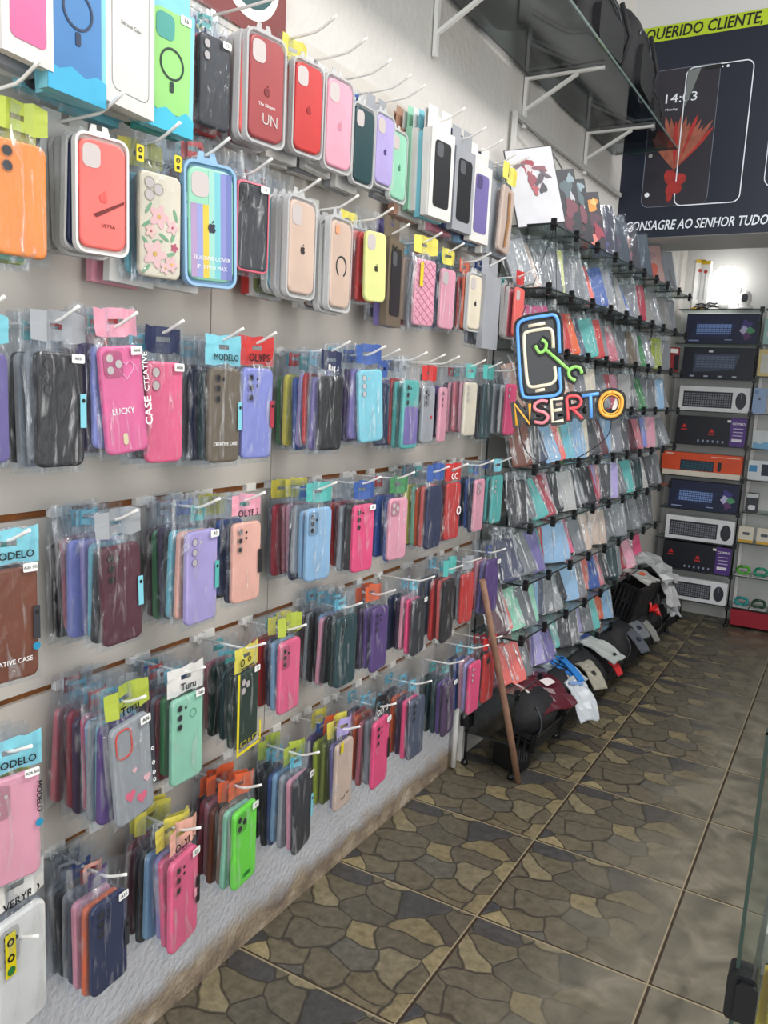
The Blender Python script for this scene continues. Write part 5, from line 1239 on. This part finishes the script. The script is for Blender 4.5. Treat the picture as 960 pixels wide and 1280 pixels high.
M_KEYD = plain('key_dark', rgb(34, 36, 42), .4); M_KEYL = plain('key_print', rgb(150, 160, 176), .5)
def kbox(z, h, kind, label, x0=.155, x1=.566, c=(230, 232, 236)):
    yb = YF+.012
    mb = MB(); mb.box(x0, yb, z+.001, x1, yb+.06, z+h)
    o = mb.build('keyboard_box', M_CARD, color=rgb(*c)); yf = yb
    def sh(name, pts, d, cc=None, mat=None):
        m_ = MB(); m_.prism(pts, yf-d-.0006, yf-d, axis='y'); return m_.build(name, mat or M_CARD, parent=o, color=rgb(*cc) if cc else None)
    W_ = x1-x0
    def rect(a, b_, c_, d_): return [(x0+a*W_, z+b_*h), (x0+c_*W_, z+b_*h), (x0+c_*W_, z+d_*h), (x0+a*W_, z+d_*h)]
    def keys(x_0, x_1, z0, z1, rows, n, par, mat=M_KEYL, skew=0, d=.0016):
        m_ = MB()
        for r_ in range(rows):
            for k_ in range(n):
                cx = x_0+(x_1-x_0)*(k_+.5)/n + skew*(r_/rows-.5); cz = z0+(z1-z0)*(r_+.5)/rows; kw = (x_1-x_0)/n*.36; kh = (z1-z0)/rows*.34
                m_.box(cx-kw, yf-d-.0005, cz-kh, cx+kw, yf-d, cz+kh)
        m_.build('printed_keys', mat, parent=par)
    if kind == 'combo':      # white box, dark keyboard and mouse
        k_ = sh('printed_keyboard', rect(.06, .16, .76, .80), .0004, (40, 42, 50))
        keys(x0+.075*W_, x0+.745*W_, z+.20*h, z+.74*h, 6, 20, k_, plain('key_mark', rgb(120, 122, 132), .5))
        m_ = MB(); m_.prism([(x0+.88*W_+.075*W_*math.cos(t), z+.48*h+.34*h*math.sin(t)) for t in [i*2*PI/20 for i in range(20)]], yf-.0012, yf-.0004, axis='y'); mo = m_.build('printed_mouse', M_CARD, parent=o, color=rgb(44, 48, 58))
        m_ = MB(); m_.bar((x0+.88*W_, yf-.0016, z+.55*h), (x0+.88*W_, yf-.0016, z+.78*h), .002, .001); m_.build('wheel_line', M_KEYL, parent=mo)
    elif kind == 'purple':
        p = sh('purple_panel', rect(.78, 0.01, 1, .99), .0004, (84, 52, 132))
        me_ = textmesh('COMBO', .020, .02, 0, M_INKW); t_ = link('lettering', me_, p, loc=(x0+.89*W_, yf-.0016, z+.80*h), rot=(PI/2, 0, 0))
        for q_ in (.62, .5, .38): sh('printed_line', rect(.82, q_, .96, q_+.03), .0008, (200, 190, 220))
        sh('white_label', rect(.81, .18, .95, .28), .0008, (230, 228, 236))
        for cx, cz in ((.12, .58), (.52, .45)):
            sh('red_emblem', [(x0+cx*W_-.016, z+cz*h), (x0+cx*W_+.016, z+cz*h), (x0+cx*W_+.008, z+cz*h+.014), (x0+cx*W_, z+cz*h+.024), (x0+cx*W_-.008, z+cz*h+.014)], .0008, (206, 40, 44)); sh('red_wordmark', rect(cx-.045, cz-.09, cx+.045, cz-.04), .0008, (190, 40, 44))
        for i in range(6): sh('printed_icon', rect(.33+i*.07, .10, .355+i*.07, .18), .0008, (150, 160, 190))
        sh('price_sticker', rect(.73, .84, .78, .92), .0010, (236, 236, 236))
    elif kind == 'orange':
        k_ = sh('printed_keyboard', rect(.24, .03, .66, .60), .0004, (24, 30, 44)); keys(x0+.25*W_, x0+.65*W_, z+.06*h, z+.54*h, 5, 16, k_, plain('key_teal', rgb(40, 90, 110), .5))
        sh('printed_mouse', rr(.022, .058, .010, 4, x0+.73*W_, z+.34*h), .0004, (24, 26, 34))
        sh('printed_line', rect(.62, .84, .97, .88), .0004, (240, 200, 180)); sh('printed_line', rect(.05, .88, .14, .94), .0004, (240, 220, 210))
    elif kind == 'blue':     # deep blue gaming keyboard
        k_ = sh('printed_keyboard', [(x0+.08*W_, z+.24*h), (x0+.60*W_, z+.20*h), (x0+.72*W_, z+.66*h), (x0+.16*W_, z+.74*h)], .0004, (30, 44, 84)); keys(x0+.15*W_, x0+.64*W_, z+.30*h, z+.66*h, 5, 18, k_, plain('key_glow', rgb(130, 160, 220), .5))
        for i, (cx, cz, r_, cc) in enumerate(((.84, .62, .030, (70, 60, 130)), (.82, .46, .024, (190, 190, 220)), (.90, .44, .022, (80, 150, 110)), (.86, .26, .022, (100, 60, 110)))):
            sh('printed_glow', [(x0+cx*W_+r_*(1+.25*math.sin(4*t+i))*math.cos(t), z+cz*h+r_*(1+.25*math.cos(3*t))*math.sin(t)) for t in [j*2*PI/18 for j in range(18)]], .0006+i*.0003, cc)
        sh('printed_line', rect(.05, .08, .20, .12), .0006, (150, 170, 210)); sh('printed_line', rect(.56, .12, .66, .15), .0006, (150, 170, 210))
    elif kind == 'darkkb':
        k_ = sh('printed_keyboard', [(x0+.16*W_, z+.20*h), (x0+.74*W_, z+.30*h), (x0+.80*W_, z+.78*h), (x0+.16*W_, z+.80*h)], .0004, (66, 78, 100)); keys(x0+.19*W_, x0+.74*W_, z+.34*h, z+.74*h, 5, 18, k_, plain('key_dim', rgb(104, 116, 140), .5))
        for i in range(4): sh('printed_icon', rect(.12+i*.20, .05, .18+i*.20, .10), .0006, (180, 190, 206))
        sh('price_sticker', rect(.36, .84, .42, .90), .0010, (236, 236, 236))
    return tag(o, label, 'box', 'keyboard boxes on the back shelves')
kbox(ZL[1], .180, 'blue', 'deep blue gaming keyboard box at the top of the back shelves', c=(24, 32, 66))
kbox(ZL[2], .190, 'darkkb', 'dark keyboard box with a slanted grey keyboard, second from the top', c=(22, 30, 46))
kbox(ZL[3], .152, 'combo', 'white keyboard and mouse box, upper one of three')
kbox(ZL[4], .176, 'purple', 'black and purple COMBO box, upper one of two', c=(20, 22, 34))
o = kbox(ZL[5]+.034, .112, 'orange', 'orange keyboard box, the only orange one', x0=.09, c=(222, 82, 40))
mb = MB(); mb.box(.10, YF+.004, ZL[5]+.001, .562, YF+.085, ZL[5]+.034); o = mb.build('flat_carton', M_CARD, color=rgb(226, 216, 200)); tag(o, 'flat cream carton right under the orange keyboard box', 'box')
kbox(ZL[6], .180, 'blue', 'deep blue gaming keyboard box below the orange box', c=(24, 32, 66))
kbox(ZL[7], .150, 'combo', 'white keyboard and mouse box, middle one of three')
kbox(ZL[8], .176, 'purple', 'black and purple COMBO box, lower one of two', c=(20, 22, 34))
kbox(ZL[9], .145, 'combo', 'white keyboard and mouse box, lowest of three')
# things on top of the unit
def yelbox(x, w, h, label, rot):
    mb = MB(); mb.box(-w/2, -.02, 0, w/2, .02, h); o = mb.build('selfie_stick_box', M_CARD, color=rgb(240, 238, 232)); o.location = (x, YF+.06, ZL[0]+.001); o.rotation_euler = (0, 0, rot)
    for nm, a in (('yellow_band', (0, h*.93, w, h)), ('yellow_band', (0, 0, w, h*.04))):
        m_ = MB(); m_.box(-w/2-.0005, -.0208, a[1], w/2+.0005, -.0200, a[3]); m_.build(nm, M_CARD, parent=o, color=rgb(236, 196, 40))
    m_ = MB(); m_.box(-.004, -.0214, h*.2, .004, -.0206, h*.75); m_.build('printed_stick', M_CARD, parent=o, color=rgb(190, 190, 190))
    m_ = MB(); m_.prism([(p[0], p[1]) for p in circ(0, h*.78, .011)], -.0216, -.0208, axis='y'); m_.build('printed_mark', M_CARD, parent=o, color=rgb(190, 70, 66))
    return tag(o, label, 'box', 'narrow boxes on top of the back shelves')
yelbox(.185, .055, .30, 'narrow white box with yellow ends, first on top of the back shelves', .5)
yelbox(.232, .050, .29, 'narrow white box with yellow ends, nearer the glowing bulb', -.1)
# bulb
bulb = empty('light_bulb', (.345, YF+.08, ZL[0])); tag(bulb, 'glowing white light bulb in a socket on top of the back shelves', 'bulb')
mb = MB(); mb.lathe([(.001, .055), (.032, .060), (.040, .085), (.070, .125), (.085, .175), (.074, .225), (.040, .256), (.001, .264)], n=24); mb.build('glass_bulb', plain('bulb_glow', (1, .98, .95, 1), .4, emit=7), parent=bulb)
mb = MB(); mb.lathe([(.026, 0), (.026, .04), (.020, .06), (.001, .061)], n=16); mb.build('socket', M_WHITE, parent=bulb)
cord('wire', [[(0, 0, .01), (-.08, -.03, .005), (-.13, .02, .06), (-.10, .04, .10)]], .0022, M_BLACK, bulb)
# small heap of cables
mb = MB()
rnd = random.Random(4)
for i in range(9):
    cx, cy_ = -.05+rnd.uniform(-.04, .05), rnd.uniform(-.02, .02); mb.tube([(cx+.03*math.cos(t), cy_+.02*math.sin(t), .006+.004*i+.003*math.sin(3*t+i)) for t in [j*2*PI/12 for j in range(13)]], .003, 5)
o = mb.build('cable_coil', M_BLACK); o.location = (.30, YF+.04, ZL[0]); tag(o, 'small coil of black cable beside the light bulb', 'cable')
# dome camera
cm = empty('security_camera', (.470, YF+.06, ZL[0]+.001)); tag(cm, 'small white dome camera standing to the right of the bulb', 'camera')
mb = MB(); mb.lathe([(.045, 0), (.048, .006), (.044, .018), (.028, .024), (.001, .025)], n=24); mb.build('base', M_WHITE, parent=cm)
mb = MB(); mb.lathe([(.001, .022), (.030, .026), (.036, .055), (.034, .085), (.022, .104), (.001, .110)], n=24); mb.build('head', M_WHITE, parent=cm)
mb = MB(); mb.prism(rr(.036, .05, .017, 5, 0, .066), -.040, -.030, axis='y'); mb.build('black_face', plain('camera_face', rgb(60, 66, 70), .2), parent=cm)
mb = MB(); mb.box(-.03, .05, .0, .03, .10, .14); o = mb.build('white_adapter', M_WHITE); o.location = (.40, YF+.05, ZL[0]+.001); tag(o, 'white adapter block between the bulb and the camera', 'adapter')

# accessories on the second unit
def item(name, x, z, w, h, c, label, cat, extra=None, tilt=0, d=.02):
    mb = MB(); mb.prism(rr(w, h, min(w, h)*.08, 2, 0, h/2), -d, 0, axis='y'); o = mb.build(name, M_CARD, color=rgb(*c)); o.location = (x, YF+.05, z+.001); o.rotation_euler = (tilt, 0, 0)
    for e_ in extra or ():
        nm, pts, cc = e_; m_ = MB(); m_.prism(pts, -d-.0008, -d, axis='y'); m_.build(nm, M_CARD, parent=o, color=rgb(*cc))
    return tag(o, label, cat, 'accessories on the second back unit')
R_ = lambda a, b_, c_, d_: [(a, b_), (c_, b_), (c_, d_), (a, d_)]
item('phone_pouch', .632, ZL2[1], .07, .15, (170, 214, 206), 'pale mint pouch on the top of the accessory shelves', 'pouch', [('printed_oval', circ(0, .06, .02), (220, 236, 232))])
item('phone_cover', .628, ZL2[2], .085, .16, (226, 206, 140), 'yellow framed cover on the second accessory shelf', 'cover', [('white_inset', rr(.055, .11, .01, 3, 0, .075), (222, 222, 214))])
item('phone_cover', .618, ZL2[3], .075, .155, (150, 176, 212), 'pale blue phone cover with a small dark logo', 'cover', [('fruit_logo', apple(0, .09, .007), (60, 76, 104)), ('camera_opening', rr(.025, .025, .006, 3, -.02, .13), (120, 144, 180))])
item('print_card', .66, ZL2[4], .11, .11, (206, 214, 216), 'grey card with a blue wave print', 'card', [('blue_wave', [(-.05, .0), (.05, .0), (.05, .035), (.02, .045), (-.01, .03), (-.05, .04)], (120, 176, 214))])
item('charger_box', .66, ZL2[5], .12, .12, (216, 222, 226), 'white box with a blue panel and dark screen', 'box', [('blue_panel', R_(-.055, .05, -.01, .09), (60, 140, 190)), ('dark_screen', R_(.015, .03, .058, .10), (30, 36, 60))])
item('adapter_pack', .645, ZL2[6], .07, .12, (50, 54, 62), 'dark hang pack with a white adapter in it', 'pack', [('white_label', R_(-.033, .09, .033, .115), (200, 206, 208)), ('white_adapter', rr(.04, .03, .01, 3, .0, .03), (222, 226, 230))])
item('adapter_card', .632, ZL2[7]+.0, .085, .10, (222, 216, 200), 'cream card with a grey plug and yellow foot, near the post', 'card', [('yellow_foot', R_(-.042, .0, .042, .016), (214, 170, 60)), ('grey_plug', rr(.04, .018, .006, 3, 0, .055), (90, 94, 104))])
item('adapter_card', .735, ZL2[7]+.0, .085, .10, (222, 216, 200), 'cream card with a grey plug and yellow foot, cut off by the photo edge', 'card', [('yellow_foot', R_(-.042, .0, .042, .016), (214, 170, 60)), ('grey_plug', rr(.04, .018, .006, 3, 0, .055), (90, 94, 104))])
def roll(x, z, c, label):
    o = empty('coiled_cable_pack', (x, YF+.05, z+.001)); tag(o, label, 'cable', 'coiled cable packs on the accessory shelves')
    mb = MB(); mb.tube([(.034*math.cos(t), 0+.01*math.sin(t*3), .032+.024*math.sin(t)) for t in [i*2*PI/20 for i in range(21)]], .009, 8); mb.build('cable_coil', M_SATIN, parent=o, color=rgb(*c))
    mb = MB(); mb.box(-.045, -.05, 0, .045, .02, .006); mb.build('clear_tray', M_TRAY, parent=o)
roll(.640, ZL2[8], (90, 180, 60), 'bright green coiled cable pack near the post')
roll(.740, ZL2[8], (40, 150, 120), 'sea green coiled cable pack beside the bright green one')
roll(.650, ZL2[9], (40, 150, 150), 'teal coiled cable pack on the lowest accessory shelf')
roll(.750, ZL2[9], (50, 80, 60), 'dark green coiled cable pack on the lowest accessory shelf')

# ================================================================== RIGHT EDGE GLASS CASE
gc = empty('glass_counter'); tag(gc, 'glass display counter edge with a black clip close on the right', 'counter')
mb = MB(); mb.box(1.112, .905, .02, 1.70, .911, 1.06); mb.build('front_pane', glass('counter_glass', (.80, .84, .82, 1), .03, .05), parent=gc)
mb = MB(); mb.box(1.1095, .903, .02, 1.1135, .913, 1.06); mb.box(1.1095, .903, 1.057, 1.70, .913, 1.062); mb.build('pane_edge', M_EDGEG, parent=gc)
mb = MB(); mb.box(1.120, .915, .655, 1.70, 1.30, .660); mb.box(1.120, .912, .654, 1.70, .916, .661, 1); mb.build('glass_shelf', M_GLASS, M_EDGE, parent=gc)
mb = MB(); mb.prism(rr(.030, .056, .006, 4, 1.118, .757), .893, .921, axis='y'); mb.prism(rr(.022, .046, .005, 4, 1.124, .757), .886, .893, axis='y'); mb.build('clip', M_BLACK, parent=gc)
mb = MB(); mb.tube([(1.128, .93, .735), (1.128, .93, .60)], .003, 6); mb.build('pin', M_HOOK, parent=gc)
def ybox(x, y, z, sx_, sy_, sz, c, label, rot=0, name='yellow_box'):
    mb = MB(); mb.box(-sx_/2, -sy_/2, 0, sx_/2, sy_/2, sz); o = mb.build(name, M_CARD, color=rgb(*c)); o.location = (x, y, z); o.rotation_euler = (0, 0, rot)
    m_ = MB(); m_.box(-sx_/2+.004, -sy_/2-.0006, sz*.2, sx_/2-.004, -sy_/2, sz*.32); m_.build('printed_line', M_INK, parent=o)
    return tag(o, label, 'box', 'yellow boxes inside the glass counter')
ybox(1.200, .985, .661, .13, .11, .050, (214, 186, 20), 'yellow box, lower one inside the glass counter')
ybox(1.205, .985, .712, .125, .10, .045, (220, 196, 50), 'yellow box, upper one inside the glass counter', .06)
ybox(1.20, 1.14, .661, .14, .10, .06, (200, 204, 206), 'grey box behind the yellow boxes in the counter', 0, 'grey_box')
mb = MB(); mb.tube([(1.150, 1.00, .80), (1.140, 1.06, .96)], .008, 8); o = mb.build('orange_tube', plain('orange_plastic', rgb(226, 110, 60), .4)); tag(o, 'slim orange tube leaning inside the glass counter', 'tube')
mb = MB(); mb.tube([(1.185, 1.10, .70), (1.180, 1.10, .92)], .014, 8); o = mb.build('red_tube', plain('red_orange_plastic', rgb(230, 84, 50), .4)); tag(o, 'short red orange tube standing inside the glass counter', 'tube')

# ================================================================== LIGHT
def area(name, loc, rot, sx_, sy_, e, c=(1, 1, 1)):
    l = bpy.data.lights.new(name, 'AREA'); l.shape = 'RECTANGLE'; l.size = sx_; l.size_y = sy_; l.energy = e; l.color = c
    o = bpy.data.objects.new(name, l); col.objects.link(o); o.location = loc; o.rotation_euler = rot; return o
area('overhead_light', (1.7, 1.4, 3.4), (0, math.radians(12), 0), .5, 2.6, 63, (1, .98, .95))
area('daylight', (1.9, -2.3, 1.7), (math.radians(80), 0, math.radians(8)), 2.4, 2.2, 80, (.95, .975, 1))
area('overhead_light', (1.9, 3.5, 3.4), (0, math.radians(15), 0), .4, 1.6, 30, (.97, .98, 1))  # added out of view to brighten the back shelves, no visible fixture
area('side_fill', (3.1, 1.6, 1.6), (0, math.radians(85), 0), 2.0, 3.2, 30, (1, .985, .96))
pl = bpy.data.lights.new('bulb_light', 'POINT'); pl.energy = 1.2; pl.shadow_soft_size = .06; pl.color = (.95, .98, 1)
o = bpy.data.objects.new('bulb_light', pl); col.objects.link(o); o.location = (.345, YF-.02, 2.09)
w = bpy.data.worlds.new('world'); sc.world = w; w.use_nodes = True
bg = w.node_tree.nodes['Background']; bg.inputs[0].default_value = (.94, .97, 1, 1); bg.inputs[1].default_value = .78
sc.view_settings.view_transform = 'Standard'; sc.view_settings.look = 'None'; sc.view_settings.exposure = 0
cy = sc.cycles
cy.max_bounces = 6; cy.diffuse_bounces = 3; cy.glossy_bounces = 2; cy.transmission_bounces = 4; cy.transparent_max_bounces = 24
cy.caustics_reflective = False; cy.caustics_refractive = False
cy.use_denoising = True
